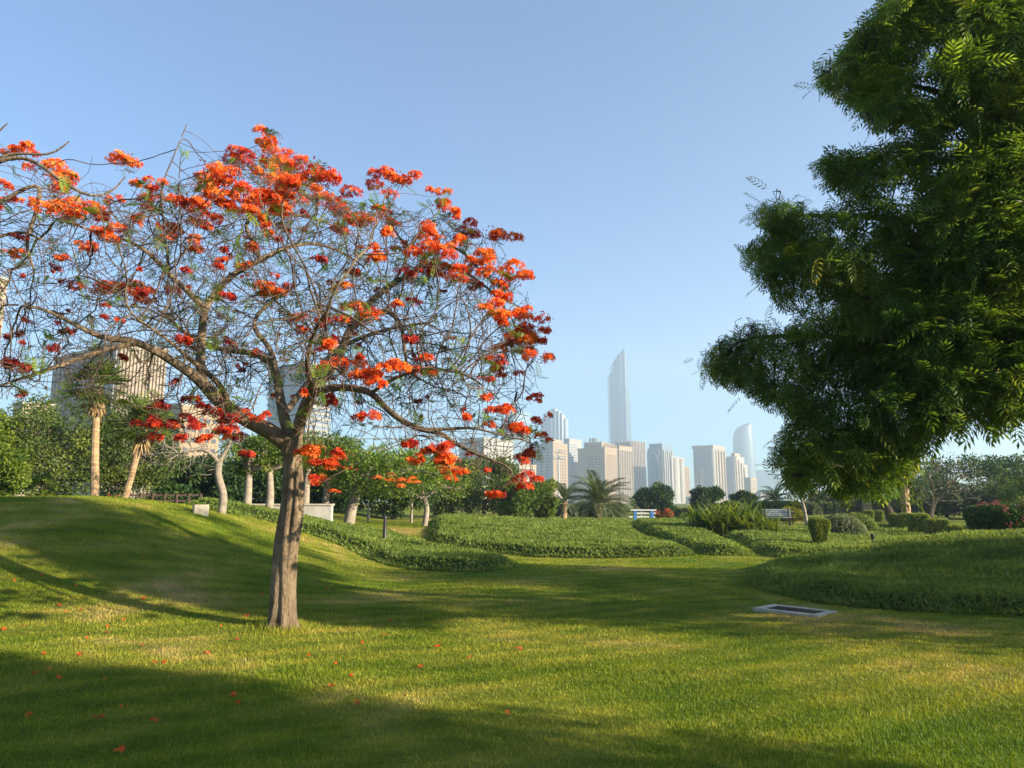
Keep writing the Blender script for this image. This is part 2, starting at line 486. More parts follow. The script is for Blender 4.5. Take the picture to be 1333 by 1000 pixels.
BEDS = {k: smooth_poly(v, 5) for k, v in BEDS.items()}
BED_LABEL = {'left': 'leafy green ground cover bed at the foot of the left slope, around the leaning trunk',
             'mid': 'broad leafy ground cover bed on the sunny rise in the middle',
             'mid_right': 'narrow leafy ground cover bed in front of the blue railing',
             'far_right': 'leafy ground cover bed below the sword leaved plants and clipped hedges',
             'right': 'shaded leafy ground cover mound at the right behind the drain cover'}

def make_bed(key, h, dens, leaf, seed):
    r = np.random.default_rng(seed)
    poly = BEDS[key]
    x0, y0 = poly.min(0); x1, y1 = poly.max(0)
    g = Geo()
    # earth and stems under the leaves
    d = 0.22
    xs = np.arange(x0 - d, x1 + 2 * d, d); ys = np.arange(y0 - d, y1 + 2 * d, d)
    X, Y = np.meshgrid(xs, ys)
    ed = np.where(in_poly(X, Y, poly), edge_dist(X, Y, poly), -edge_dist(X, Y, poly))
    Z = H(X, Y) + (h * 0.80) * S(-0.05, 0.55, ed) - 0.04 * (ed < 0.03) + 0.035 * np.sin(X * 3.1 + Y) * np.sin(Y * 2.7 - X * 0.7) * S(0.2, 0.7, ed)
    ok = ed > -0.1
    n_x = len(xs)
    i, j = np.meshgrid(np.arange(n_x - 1), np.arange(len(ys) - 1))
    q = np.stack([j * n_x + i, j * n_x + i + 1, (j + 1) * n_x + i + 1, (j + 1) * n_x + i], -1).reshape(-1, 4)
    q = q[ok.ravel()[q].all(1)]
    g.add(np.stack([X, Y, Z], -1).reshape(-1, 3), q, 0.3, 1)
    # leaves
    n = int((x1 - x0) * (y1 - y0) * dens)
    px = r.uniform(x0, x1, n); py = r.uniform(y0, y1, n)
    keep = in_poly(px, py, poly)
    keep &= r.random(n) < np.clip((13.0 / np.maximum(py, 6)) ** 1.25, 0.16, 1)
    px, py = px[keep], py[keep]
    e2 = edge_dist(px, py, poly)
    n = len(px)
    prof = h * 0.80 * S(-0.05, 0.55, e2)
    low = r.random(n)
    side = e2 < 0.5
    z = H(px, py) + np.where(side, prof * (0.25 + 0.85 * low), prof * (0.86 + 0.2 * low)) + 0.035 * np.sin(px * 3.1 + py) * np.sin(py * 2.7 - px * 0.7) * S(0.2, 0.7, e2)
    sc = np.clip((py / 13.0) ** 0.65, 0.85, 2.3)
    D = np.stack([r.normal(0, .8, n), r.normal(0, .8, n), np.abs(r.normal(0.75, .4, n))], -1)
    N = np.stack([r.normal(0, .6, n), r.normal(-0.35, .6, n), np.ones(n)], -1)
    clump = 0.5 + 0.5 * np.sin(px * 2.3 + 1.7 * np.sin(py * 1.9)) * np.sin(py * 2.6 + 1.3 * np.sin(px * 1.4))
    t = np.clip(0.15 + 0.4 * clump + 0.45 * r.random(n), 0, 1)
    g.leaves(np.stack([px, py, z], -1), D, N, leaf * sc * r.uniform(0.7, 1.3, n), leaf * (0.42 if leaf < .1 else 0.36) * sc, t, 0, 0.12)
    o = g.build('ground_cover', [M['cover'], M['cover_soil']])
    return tag(o, BED_LABEL[key], 'ground cover', kind='stuff')

make_bed('left', 0.32, 1700, 0.075, 1)
make_bed('mid', 0.30, 1500, 0.075, 2)
make_bed('mid_right', 0.30, 1500, 0.075, 3)
make_bed('far_right', 0.28, 1300, 0.075, 4)
make_bed('right', 0.25, 2300, 0.105, 5)

# ------------------------------------------------------------------ grass of the lawn (stuff)
TREE_BASE = np.array([-2.98, 9.51])
def make_grass():
    r = np.random.default_rng(21)
    g = Geo()
    for (ya, yb, rho) in ((2.6, 5.6, 5200), (5.6, 8, 4200), (8, 11, 2500), (11, 15, 1400), (15, 21, 750), (21, 34, 300)):
        n = int((yb - ya) * (2 * 0.86 * yb + 1.2) * rho)
        y = r.uniform(ya, yb, n); x = r.uniform(-1, 1, n) * (0.86 * yb + 0.6)
        k = np.abs(x) < 0.86 * y + 0.6
        for key in BEDS:
            p = BEDS[key]
            bb = (x > p[:, 0].min()) & (x < p[:, 0].max()) & (y > p[:, 1].min()) & (y < p[:, 1].max())
            if bb.any():
                w = np.zeros(n, bool); w[bb] = in_poly(x[bb], y[bb], p); k &= ~w
        k &= ~((np.abs(x - 4.2) < 0.64) & (np.abs(y - 11.35) < 0.5))
        x, y = x[k], y[k]; n = len(x)
        z = H(x, y)
        dt = np.hypot(x - TREE_BASE[0], y - TREE_BASE[1])
        tall = 1 + 3.2 * np.exp(-(dt / 0.36) ** 2)
        patch = 0.5 + 0.5 * np.sin(x * 1.1 + 2 * np.sin(y * 0.7)) * np.sin(y * 1.3 + 1.5 * np.sin(x * 0.8))
        L = r.uniform(0.012, 0.030, n) * (0.8 + 0.5 * patch) * tall * (1 + y / 30)
        W = 0.0046 * (1 + y / 9.0) * r.uniform(0.8, 1.25, n)
        a = r.uniform(0, 2 * math.pi, n)
        lean = r.uniform(0.1, 0.85, n)
        D = norm(np.stack([np.cos(a) * lean, np.sin(a) * lean, np.ones(n)], -1))
        b = a + r.uniform(-1.2, 1.2, n) + math.pi / 2
        Sd = np.stack([np.cos(b), np.sin(b), np.zeros(n)], -1)
        P = np.stack([x, y, z - 0.004], -1)
        v = np.stack([P - Sd * W[:, None] / 2, P + Sd * W[:, None] / 2, P + D * L[:, None]], 1).reshape(-1, 3)
        i = np.arange(n)[:, None] * 3
        g.add(v, np.hstack([i, i + 1, i + 2]), np.repeat(r.random(n), 3))
    o = g.build('grass', M['blade'])
    return tag(o, 'short mown lawn grass with yellowed patches', 'grass', kind='stuff')
make_grass()

# ------------------------------------------------------------------ skyline
def bld(name, label, px0, pxe, px1, ytop, Y, rot=36.0, group=None):
    """Empty at the near corner; local x runs along the left (shaded) face, y along the right (sunlit) face.
    Returns root, a (left face length), b (right face length), h"""
    th = R(rot)
    c = at(pxe, ytop, Y); top = c
    z0 = 0.6
    k0 = at(px0, ytop, 1)[0]; k1 = at(px1, ytop, 1)[0]
    a = (c[0] - k0 * Y) / (math.cos(th) + k0 * math.sin(th))
    b = (k1 * Y - c[0]) / (math.sin(th) - k1 * math.cos(th))
    root = empty(name, (c[0], c[1], z0), label, 'building', group, -th)
    return root, a, b, top[2] - z0

WIN = {}
def windows(root, face, u0, u1, z0, z1, nu, nz, fw=0.55, fh=0.5, mat='win', depth=0.25, off=0.0):
    """grid of windows on the left face (plane y=off, along -x) or the right face (plane x=off, along y)"""
    lst = WIN.setdefault(root.name, (root, []))[1]
    du = (u1 - u0) / nu; dz = (z1 - z0) / nz
    for k in range(nz):
        for i in range(nu):
            uc = u0 + (i + 0.5) * du; zc = z1 - (k + 0.5) * dz
            lst.append((face, uc, zc, du * fw, dz * fh, mat, depth, off))

def flush_windows():
    for root, lst in WIN.values():
        cache = {}
        lst.sort(key=lambda q: -q[2])
        def geo(g, q, at0=False):
            face, uc, zc, w, h, mat, dp, off = q
            if face == 'L':
                g.box(-uc - w / 2, -uc + w / 2, off - dp, off + 0.1, zc - h / 2, zc + h / 2)
            else:
                g.box(off - 0.1, off + dp, uc - w / 2, uc + w / 2, zc - h / 2, zc + h / 2)
        for q in lst[:100]:
            key = (q[0], round(q[3], 3), round(q[4], 3), q[5], q[6], q[7])
            if key not in cache:
                g = Geo(); geo(g, (q[0], 0.0, 0.0) + q[3:])
                o = g.build('window', M[q[5]], root); cache[key] = o
            else:
                o = cache[key].copy(); col.objects.link(o); o.parent = root
            o.location = (-q[1], 0, q[2]) if q[0] == 'L' else (0, q[1], q[2])
        rest = lst[100:]
        if rest:
            mats = sorted({q[5] for q in rest})
            g = Geo()
            for q in rest:
                k0 = g.n; geo(g, q)
                g.m4[-1][:] = mats.index(q[5])
            tag(g.build('window', [M[m] for m in mats], root), kind='stuff')

def slab(root, name, mat, *boxes):
    g = Geo()
    for b in boxes:
        g.box(*b)
    return g.build(name, M[mat], root)

GRP = 'towers of the hazy skyline'
# beige hotel with a crown on the roof
r_, a, b, h = bld('hotel_building', 'beige hotel block with a stepped crown on its roof, left of the tallest tower', 752, 787, 804, 584, 850)
slab(r_, 'wall', 'w_beige', (-a, 0, 0, b, 0, h))
slab(r_, 'parapet', 'w_cream', (-a - .6, .6, -.6, b + .6, h, h + 1.6))
rc_ = slab(r_, 'roof_crown', 'w_beige', (-a * .80, -a * .16, b * .12, b * .9, h + 1.6, h + 8))
for k in range(7):
    u = -a * .80 + k * a * .64 / 6.4
    slab(rc_, 'battlement', 'w_cream', (u, u + 2.2, b * .08, b * .12 + 0, h + 1.6, h + 9 + (4.5 if k in (2, 3, 4) else 0)))
for k in range(9):
    u = b * .03 + k * b * .105
    slab(r_, 'fin', 'w_beige', (-.9, -.1, u, u + b * .05, h + 1.6, h + 6.5))
windows(r_, 'L', a * .12, a * .66, h * .10, h * .88, 4, 16, .62, .42, 'win_warm')
windows(r_, 'R', b * .10, b * .92, h * .08, h * .90, 7, 24, .5, .45, 'win_warm')
# its lower wing with deep window bays
r_, a, b, h = bld('apartment_building', 'beige apartment block with rows of dark window bays, right of the crowned hotel', 800, 806, 823, 582, 875)
slab(r_, 'wall', 'w_cream', (-a, 0, 0, b, 0, h))
slab(r_, 'parapet', 'w_beige', (-a, .4, -.4, b + .4, h, h + 2))
windows(r_, 'R', b * .06, b * .97, h * .04, h * .94, 5, 24, .55, .62, 'win_warm', 0.3)
g_ = Geo()
for k in range(6):
    u = b * .06 + k * b * .182
    g_.box(0, .9, u - .55, u + .55, 0, h * .96)
g_.build('pier', M['w_cream'], r_)
# ribbed pinkish tower
r_, a, b, h = bld('ribbed_tower', 'pinkish ribbed office block standing under the tall glass tower', 800, 822, 839, 575, 1050)
slab(r_, 'wall', 'w_pink', (-a, 0, 0, b, 0, h))
for k in range(9):
    u = b * (.02 + k * .115)
    slab(r_, 'rib', 'w_pink', (0, 1.6, u, u + b * .05, 0, h + 2 - 0.5 * (k % 2)))
for k in range(8):
    u = -a * (.03 + k * .125)
    slab(r_, 'rib', 'w_pink', (u - a * .05, u, -1.6, 0, 0, h + 1.5))
windows(r_, 'R', b * .07, b * 1.0, h * .05, h * .95, 8, 12, .45, .8, 'win_warm', 0.2)
# beige and white block on the left
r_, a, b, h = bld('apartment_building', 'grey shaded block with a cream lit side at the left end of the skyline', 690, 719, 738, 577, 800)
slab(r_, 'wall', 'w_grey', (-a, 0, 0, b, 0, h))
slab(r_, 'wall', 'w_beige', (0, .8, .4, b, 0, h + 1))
slab(r_, 'roof_house', 'w_cream', (-a * .5, -a * .1, b * .2, b * .8, h, h + 5))
windows(r_, 'L', a * .08, a * .9, h * .05, h * .93, 3, 17, .42, .35, 'win')
windows(r_, 'R', b * .18, b * .9, h * .05, h * .92, 4, 17, .5, .45, 'win_warm', 0.2, 0.8)
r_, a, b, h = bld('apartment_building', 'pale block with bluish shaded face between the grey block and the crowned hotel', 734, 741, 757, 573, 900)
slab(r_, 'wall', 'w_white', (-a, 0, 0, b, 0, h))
slab(r_, 'stair_tower', 'w_bluegrey', (-a, -a * .3, -1.2, 0, 0, h - 2))  # bluish slab that puts the shade of the left face into its colour
slab(r_, 'parapet', 'w_white', (-a - .5, .5, -.5, b + .5, h, h + 2))
windows(r_, 'R', b * .05, b * .6, h * .05, h * .95, 5, 22, .6, .4, 'win_blue')
# round topped glass tower
c = at(723, 640, 1500)
r_ = empty('glass_tower', (c[0], c[1], 0.6), 'rounded pale glass tower rising behind the apartment blocks at left', 'tower', GRP)
W = 36 / F_PX * 1500
def ztop(py, Y): return at(700, py, Y)[2] - 0.6
tops = [544, 538, 534, 532, 532, 534, 537, 544]
for k in range(8):
    u0 = -W / 2 + k * W / 8; u1 = u0 + W / 8
    dpt = 12 * math.sin((k + .5) / 8 * math.pi)
    za = ztop(tops[k] + 1.5, 1500); zb = ztop((tops[k] + tops[min(7, k + 1)]) / 2 + 1.0, 1500)
    g_ = Geo().prism([(u0, -dpt), (u1, -dpt - (2 if k < 4 else -5)), (u1, 34), (u0, 34)], 0, [za, zb, zb, za])
    g_.build('facade_bay', M['w_glass' if k < 4 or k % 2 else 'w_glass_pale'], r_)
    if k > 2:
        Geo().box(u0 - .8, u0 + .8, -dpt - 3, -dpt + 2, 0, za + 1).build('rib', M['w_glass_pale'], r_)
# the tallest tower
c = at(811, 640, 1600)
r_ = empty('skyscraper', (c[0], c[1], 0.6), 'tallest glass skyscraper with a slanting stepped top, in the middle of the skyline', 'tower', GRP)
s_ = 1600 / F_PX
def xz(px, py): return ((px - 811) * s_, at(811, py, 1600)[2] - 0.6)
strips = [(797, 801.2, 487, 483, 0), (801.2, 806.4, 472, 467, -5), (806.4, 810.8, 464, 461, -9), (810.8, 816.4, 460, 454.5, -12)]
for (p0, p1, ya, yb, d) in strips:
    x0, z_a = xz(p0, ya); x1, z_b = xz(p1, yb)
    Geo().prism([(x0 + 1.0, d), (x1, d - 4), (x1, 44), (x0 + 1.0, 44)], 0, [z_a, z_b, z_b, z_a]).build('facade_bay', M['w_glass'], r_)
    Geo().box(x0 - .2, x0 + 1.0, d - .7, d + 10, 0, z_a + 1).build('rib', M['w_glass_pale'], r_)
for k, (p0, p1, ya, yb) in enumerate([(816.4, 818.2, 456, 460), (818.2, 820.2, 462, 470), (820.2, 822.2, 474, 486), (822.2, 824.2, 492, 520)]):
    x0, z_a = xz(p0, ya); x1, z_b = xz(p1, yb)
    d0 = -16 + k * 7
    Geo().prism([(x0, d0), (x1, d0 + 7), (x1, 46), (x0, 46)], 0, [z_a, z_b, z_b, z_a]).build('facade_bay', M['w_glass_pale' if k % 2 == 0 else 'w_glass'], r_)
    Geo().box(x1 - .6, x1 + .8, d0 + 5, d0 + 8.5, 0, z_b).build('rib', M['w_glass_pale'], r_)
# blue office tower with an arch
r_, a, b, h = bld('office_tower', 'blue grey office tower with arched windows near its top, right of the tallest tower', 842, 862, 875, 583, 950)
slab(r_, 'wall', 'w_white', (-a, 0, 0, b, 0, h - 4))
slab(r_, 'glass_front', 'w_bluegrey', (-a * .92, -a * .20, -1.5, 0, 0, h))
slab(r_, 'glass_crown', 'w_bluegrey', (-a * .86, -.5, .8, b * .9, h - 4, h + 6))
slab(r_, 'glass_front', 'w_bluegrey', (0, .8, b * .18, b * .42, 0, h - 4))
for k in range(5):
    u = b * (.04 + .2 * k)
    slab(r_, 'pier', 'w_white', (0, 2.2, u, u + b * .07, 0, h - 3 - 2 * (k % 2)))
arc = [(-a * .56 + a * .26 * math.cos(t), h - 18 + 12 * math.sin(t)) for t in np.linspace(0, math.pi, 13)]
ga = Geo()
for k in range(3):
    u = -a * .80 + k * a * .17
    ga.box(u, u + a * .12, -2.0, -1.3, h - 30, h - 9 + (3 if k == 1 else 0))
ga.build('arched_window', M['win_blue'], r_)
Geo().tube([(x, -1.8, z) for x, z in arc], 1.0, 5).build('arch', M['w_white'], r_)
windows(r_, 'L', a * .25, a * .88, h * .04, h * .66, 3, 11, .6, .62, 'win_blue', 0.3, -1.5)
# balconied blocks behind it
r_, a, b, h = bld('apartment_building', 'white apartment block with stacked balconies beside the arched blue tower', 872, 874, 890, 594, 900)
slab(r_, 'wall', 'w_white', (-a, 0, 0, b, 0, h))
for k in range(20):
    z = h * .04 + k * h * .046
    for (u0, u1) in ((.12, .42), (.62, .9)):
        slab(r_, 'balcony', 'w_white', (0, 2.0, b * u0, b * u1, z, z + 1.3))
windows(r_, 'R', b * .10, b * .44, h * .04 + 1.4, h * .96 + 1.4, 1, 20, .85, .45, 'win_warm')
windows(r_, 'R', b * .60, b * .92, h * .04 + 1.4, h * .96 + 1.4, 1, 20, .85, .45, 'win_warm')
r_, a, b, h = bld('apartment_building', 'sandy brown apartment block with a stepped roof behind the white balconies', 884, 886, 897, 607, 980)
slab(r_, 'wall', 'w_beige', (-a, 0, 0, b, 0, h))
slab(r_, 'wing', 'w_beige', (-a, -.5, b, b * 1.5, 0, h - 32))
windows(r_, 'R', b * .06, b * .95, h * .05, h * .96, 5, 20, .5, .5, 'win_warm')
# white rounded tower
r_, a, b, h = bld('apartment_tower', 'broad white and blue apartment tower with rounded corner, left of the curved tower', 902, 928, 943, 584, 1000)
slab(r_, 'wall', 'w_grey', (-a, 0, 0, b, 0, h))
Geo().prism([(-2 + 4 * math.cos(t), 2 + 4 * math.sin(t)) for t in np.linspace(0, 2 * math.pi, 17)[:-1]], 0, h + 1).build('corner_drum', M['w_white'], r_)
slab(r_, 'roof_band', 'w_cream', (-a - .8, .8, -.8, b + .8, h, h + 5))
slab(r_, 'glass_front', 'w_bluegrey', (-a * .66, -a * .18, -1.0, 0, 0, h * .97))
slab(r_, 'bay', 'w_white', (-a * .62, -a * .5, -2.2, -1.0, 0, h * .66))
for k in range(4):
    u = b * (.16 + .24 * k)
    slab(r_, 'pier', 'w_cream', (0, 2.0, u, u + b * .11, 0, h - 2))
windows(r_, 'L', a * .03, a * .16, h * .05, h * .93, 1, 20, .7, .45, 'win')
windows(r_, 'L', a * .70, a * .98, h * .05, h * .93, 2, 20, .55, .4, 'win')
windows(r_, 'R', b * .1, b * 1.0, h * .05, h * .96, 4, 20, .45, .55, 'win_warm')
r_, a, b, h = bld('apartment_tower', 'white and blue apartment tower with chamfered top, in front of the curved tower', 941, 956, 970, 594, 1030)
slab(r_, 'wall', 'w_white', (-a, 0, 0, b * .9, 0, h))
slab(r_, 'wing', 'w_white', (-a, -.5, b * .9, b * 1.2, 0, h - 10))
slab(r_, 'glass_front', 'w_bluegrey', (-a * .75, -a * .15, -1.2, 0, 0, h * .98))
slab(r_, 'roof_house', 'w_cream', (-a * .4, -1, b * .1, b * .6, h, h + 5))
for k in range(4):
    u = b * (.05 + .24 * k)
    slab(r_, 'pier', 'w_cream', (0, 1.8, u, u + b * .1, 0, h - 5 * k))
windows(r_, 'R', b * .02, b * .9, h * .05, h * .88, 4, 20, .5, .5, 'win')
r_, a, b, h = bld('apartment_building', 'small cream block at the foot of the curved tower', 968, 977, 985, 623, 950)
slab(r_, 'wall', 'w_cream', (-a, 0, 0, b, 0, h))
slab(r_, 'parapet', 'w_beige', (-a - .4, .4, -.4, b + .4, h, h + 1.5))
windows(r_, 'L', a * .08, a * .92, h * .1, h * .95, 4, 9, .5, .4, 'win_warm')
windows(r_, 'R', b * .05, b * .95, h * .1, h * .95, 4, 9, .5, .45, 'win_warm')
r_, a, b, h = bld('low_building', 'low pale building seen beside the palm under the neem branches', 983, 990, 1004, 641, 900)
slab(r_, 'wall', 'w_white', (-a, 0, 0, b, 0, h))
windows(r_, 'R', b * .05, b * .95, h * .2, h * .9, 6, 4, .6, .4, 'win')
# curved tower with a podium wing
c = at(970, 640, 1700)
r_ = empty('curved_tower', (c[0], c[1], 0.6), 'hazy curved tower with a sail shaped pointed top, at the right end of the skyline', 'tower', GRP)
s2 = 1700 / F_PX
prof = [(957.5, 640), (957.5, 575), (958.5, 567), (961, 561), (965, 556.5), (970, 553.5), (976, 551.5), (983, 550), (983.8, 560), (984.6, 575), (985.5, 600), (986, 640)]
P2 = [((x - 970) * s2, at(970, y, 1700)[2] - 0.6) for x, y in prof]
P2[0] = (P2[0][0], 0); P2[-1] = (P2[-1][0], 0)
g_ = Geo()
n_ = len(P2)
cx_, = [np.mean([q[0] for q in P2])]
depths = lambda x: 18 * math.sqrt(max(0.05, 1 - ((x - 0.5) / 28) ** 2))
fr = [(x, -depths(x), z) for x, z in P2]; bk = [(x, depths(x), z) for x, z in P2]
left = [0, 1, 2, 3, 4, 5, 6, 7]; right = [11, 10, 9, 8, 7]
zs = np.linspace(0, P2[7][1], 46)
lz = [P2[k][1] for k in left]; lx = [P2[k][0] for k in left]; rz_ = [P2[k][1] for k in right]; rx = [P2[k][0] for k in right]
rows = []
for z in zs:
    xl = np.interp(z, lz, lx); xr = np.interp(z, rz_, rx)
    xm = (xl + xr) / 2; hw = max(0.2, (xr - xl) / 2)
    rows.append([(xm + hw * math.cos(t), 18 * math.sin(t) * (hw / 26) ** .5, z) for t in np.linspace(0, 2 * math.pi, 25)[:-1]])
v = np.array(rows).reshape(-1, 3)
f = [(k * 24 + j, k * 24 + (j + 1) % 24, (k + 1) * 24 + (j + 1) % 24, (k + 1) * 24 + j) for k in range(45) for j in range(24)]
g_.add(v, f); g_.build('facade', M['w_glass'], r_, smooth=True)
gb = Geo()
for k in range(1, 45):
    row = np.array(rows[k]); cc = row.mean(0); out_ = cc + (row - cc) * 1.02
    vv = np.vstack([out_ + [0, 0, -.7], out_ + [0, 0, .7]])
    gb.add(vv, [(j, (j + 1) % 24, 24 + (j + 1) % 24, 24 + j) for j in range(24)])
gb.build('floor_bands', M['w_glass_pale'], r_)
x0 = 12 * s2; x1 = 43 * s2
zt0 = at(985, 604, 1700)[2]; zt1 = at(1013, 607, 1700)[2]
Geo().prism([(x0, -10), (x1, -10), (x1, 30), (x0, 30)], 0, [zt0 - 16, zt1 - 10, zt1 - 10, zt0 - 16]).build('podium', M['w_glass'], r_)
slab(r_, 'podium_roof', 'w_glass_pale', (x0 - 4, x1 + 4, -14, 32, zt0 - 3, zt0 - 1))
# buildings seen through the flame tree
r_, a, b, h = bld('apartment_building', 'white apartment block seen through the right branches of the flame tree', 598, 630, 668, 572, 600)
slab(r_, 'wall', 'w_white', (-a, 0, 0, b, 0, h))
slab(r_, 'parapet', 'w_white', (-a - .4, .4, -.4, b + .4, h, h + 1.8))
windows(r_, 'R', b * .05, b * .95, h * .1, h * .95, 8, 14, .5, .45, 'win_warm')
windows(r_, 'L', a * .05, a * .95, h * .1, h * .95, 5, 14, .5, .4, 'win')
r_, a, b, h = bld('apartment_building', 'cream apartment block just left of the grey block, low behind blossoms', 660, 676, 698, 606, 520)
slab(r_, 'wall', 'w_cream', (-a, 0, 0, b, 0, h))
slab(r_, 'parapet', 'w_cream', (-a - .3, .3, -.3, b + .3, h, h + 1.2))
windows(r_, 'R', b * .05, b * .95, h * .1, h * .95, 6, 8, .6, .4, 'win')
windows(r_, 'L', a * .05, a * .95, h * .1, h * .95, 4, 8, .5, .4, 'win')
r_, a, b, h = bld('glass_tower', 'blue glass tower hidden behind the middle branches of the flame tree', 652, 668, 690, 548, 1350)
slab(r_, 'wall', 'w_glass', (-a, 0, 0, b, 0, h))
Geo().prism([(-a, 0), (0, 0), (0, b), (-a, b)], h, [h + 4, h + 16, h + 22, h + 8]).build('roof', M['w_glass_pale'], r_)
for k in range(6):
    u = -a * (k + .5) / 6
    slab(r_, 'rib', 'w_glass_pale', (u - .7, u + .7, -1, 0, 0, h))
r_, a, b, h = bld('glass_tower', 'banded blue and white tower standing right behind the fork of the flame tree', 352, 402, 432, 470, 420)
slab(r_, 'wall', 'w_bluegrey', (-a, 0, 0, b, 0, h))
for k in range(24):
    slab(r_, 'floor_band', 'w_white', (-a - .5, .5, -.5, b + .5, h * (k + .1) / 24, h * (k + .55) / 24))
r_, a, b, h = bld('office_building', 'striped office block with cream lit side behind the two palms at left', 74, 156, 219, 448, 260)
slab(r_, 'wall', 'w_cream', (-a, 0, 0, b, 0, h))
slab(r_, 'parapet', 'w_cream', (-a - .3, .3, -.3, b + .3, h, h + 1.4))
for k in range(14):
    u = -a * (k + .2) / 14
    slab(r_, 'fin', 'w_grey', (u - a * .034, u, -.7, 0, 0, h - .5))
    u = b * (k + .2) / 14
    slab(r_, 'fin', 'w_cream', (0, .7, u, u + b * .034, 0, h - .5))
g_ = Geo()
for k in range(14):
    u = -a * (k + .2) / 14
    g_.box(u - a * .070, u - a * .036, -.12, 0, 0, h - 3)
g_.build('window_strip', M['win_blue'], r_)
r_, a, b, h = bld('office_building', 'low cream building at left with small windows above the bushes', 18, 30, 72, 526, 180)
slab(r_, 'wall', 'w_cream', (-a, 0, 0, b, 0, h))
slab(r_, 'parapet', 'w_white', (-a - .2, .2, -.2, b + .2, h, h + .8))
windows(r_, 'R', b * .08, b * .95, h * .1, h * .94, 4, 7, .5, .45, 'win')
r_, a, b, h = bld('office_building', 'cream building seen under the big left limb of the flame tree', 205, 236, 288, 528, 210)
slab(r_, 'wall', 'w_beige', (-a, 0, 0, b, 0, h))
slab(r_, 'parapet', 'w_white', (-a - .2, .2, -.2, b + .2, h, h + .9))
windows(r_, 'R', b * .08, b * .95, h * .1, h * .92, 5, 8, .55, .4, 'win')
windows(r_, 'L', a * .08, a * .95, h * .1, h * .92, 4, 8, .5, .4, 'win')
r_, a, b, h = bld('apartment_tower', 'cream tower cut by the left edge of the picture', -60, -16, 11, 360, 250)
slab(r_, 'wall', 'w_cream', (-a, 0, 0, b, 0, h))
slab(r_, 'parapet', 'w_white', (-a - .2, .3, -.3, b + .3, h, h + 1.2))
windows(r_, 'R', b * .1, b * .9, h * .08, h * .95, 5, 24, .5, .4, 'win_warm')
flush_windows()
# lamp mast between the apartment blocks
p = on(728, 140)
r_ = empty('lamp_mast', p, 'thin grey floodlight mast in front of the grey apartment block', 'light mast')
hm = at(728, 588, 140)[2] - p[2]
Geo().tube([(0, 0, 0), (0, 0, hm)], [.16, .10], 8).build('pole', M['grey_metal'], r_)
Geo().box(-1.1, 1.1, -.1, .1, hm - 1.6, hm - 1.4).box(-.8, .8, -.1, .1, hm - .3, hm - .1).build('crossarm', M['grey_metal'], r_)
for u, z in ((-.9, hm - 1.3), (-.3, hm - 1.3), (.3, hm - 1.3), (.9, hm - 1.3), (-.5, hm), (.5, hm)):
    Geo().box(u - .18, u + .18, -.3, .1, z, z + .4).build('floodlight', M['white'], r_)

# the city ground behind the park and the hazy air
hz_m, hz_nt, hz_out = new_mat('hazy_air')
pv = hz_nt.nodes.new('ShaderNodeVolumePrincipled')
pv.inputs['Color'].default_value = (0.69, 0.84, 1.0, 1)
pv.inputs['Density'].default_value = 0.00050
pv.inputs['Anisotropy'].default_value = 0.25
hz_nt.links.new(pv.outputs[0], hz_out.inputs['Volume'])
hz = Geo().box(-1500, 1500, -200, 2000, -8.5, 380).build('haze', hz_m)
tag(hz, 'pale morning haze hanging over the park and the city', 'haze', kind='stuff')
# ------------------------------------------------------------------ trees
def resample(pts, step):
    pts = np.asarray(pts, float)
    seg = np.linalg.norm(np.diff(pts[:, :3], axis=0), axis=1)
    s = np.concatenate([[0], np.cumsum(seg)])
    n = max(2, int(round(s[-1] / step)) + 1)
    t = np.linspace(0, s[-1], n)
    return np.stack([np.interp(t, s, pts[:, k]) for k in range(pts.shape[1])], 1)

def spline(pts, n=6):
    p = np.asarray(pts, float); m = len(p); out = []
    for i in range(m - 1):
        p0 = p[max(0, i - 1)]; p1 = p[i]; p2 = p[i + 1]; p3 = p[min(m - 1, i + 2)]
        for k in range(n):
            t = k / n
            out.append(0.5 * ((2 * p1) + (-p0 + p2) * t + (2 * p0 - 5 * p1 + 4 * p2 - p3) * t * t + (-p0 + 3 * p1 - 3 * p2 + p3) * t ** 3))
    out.append(p[-1])
    return np.array(out)

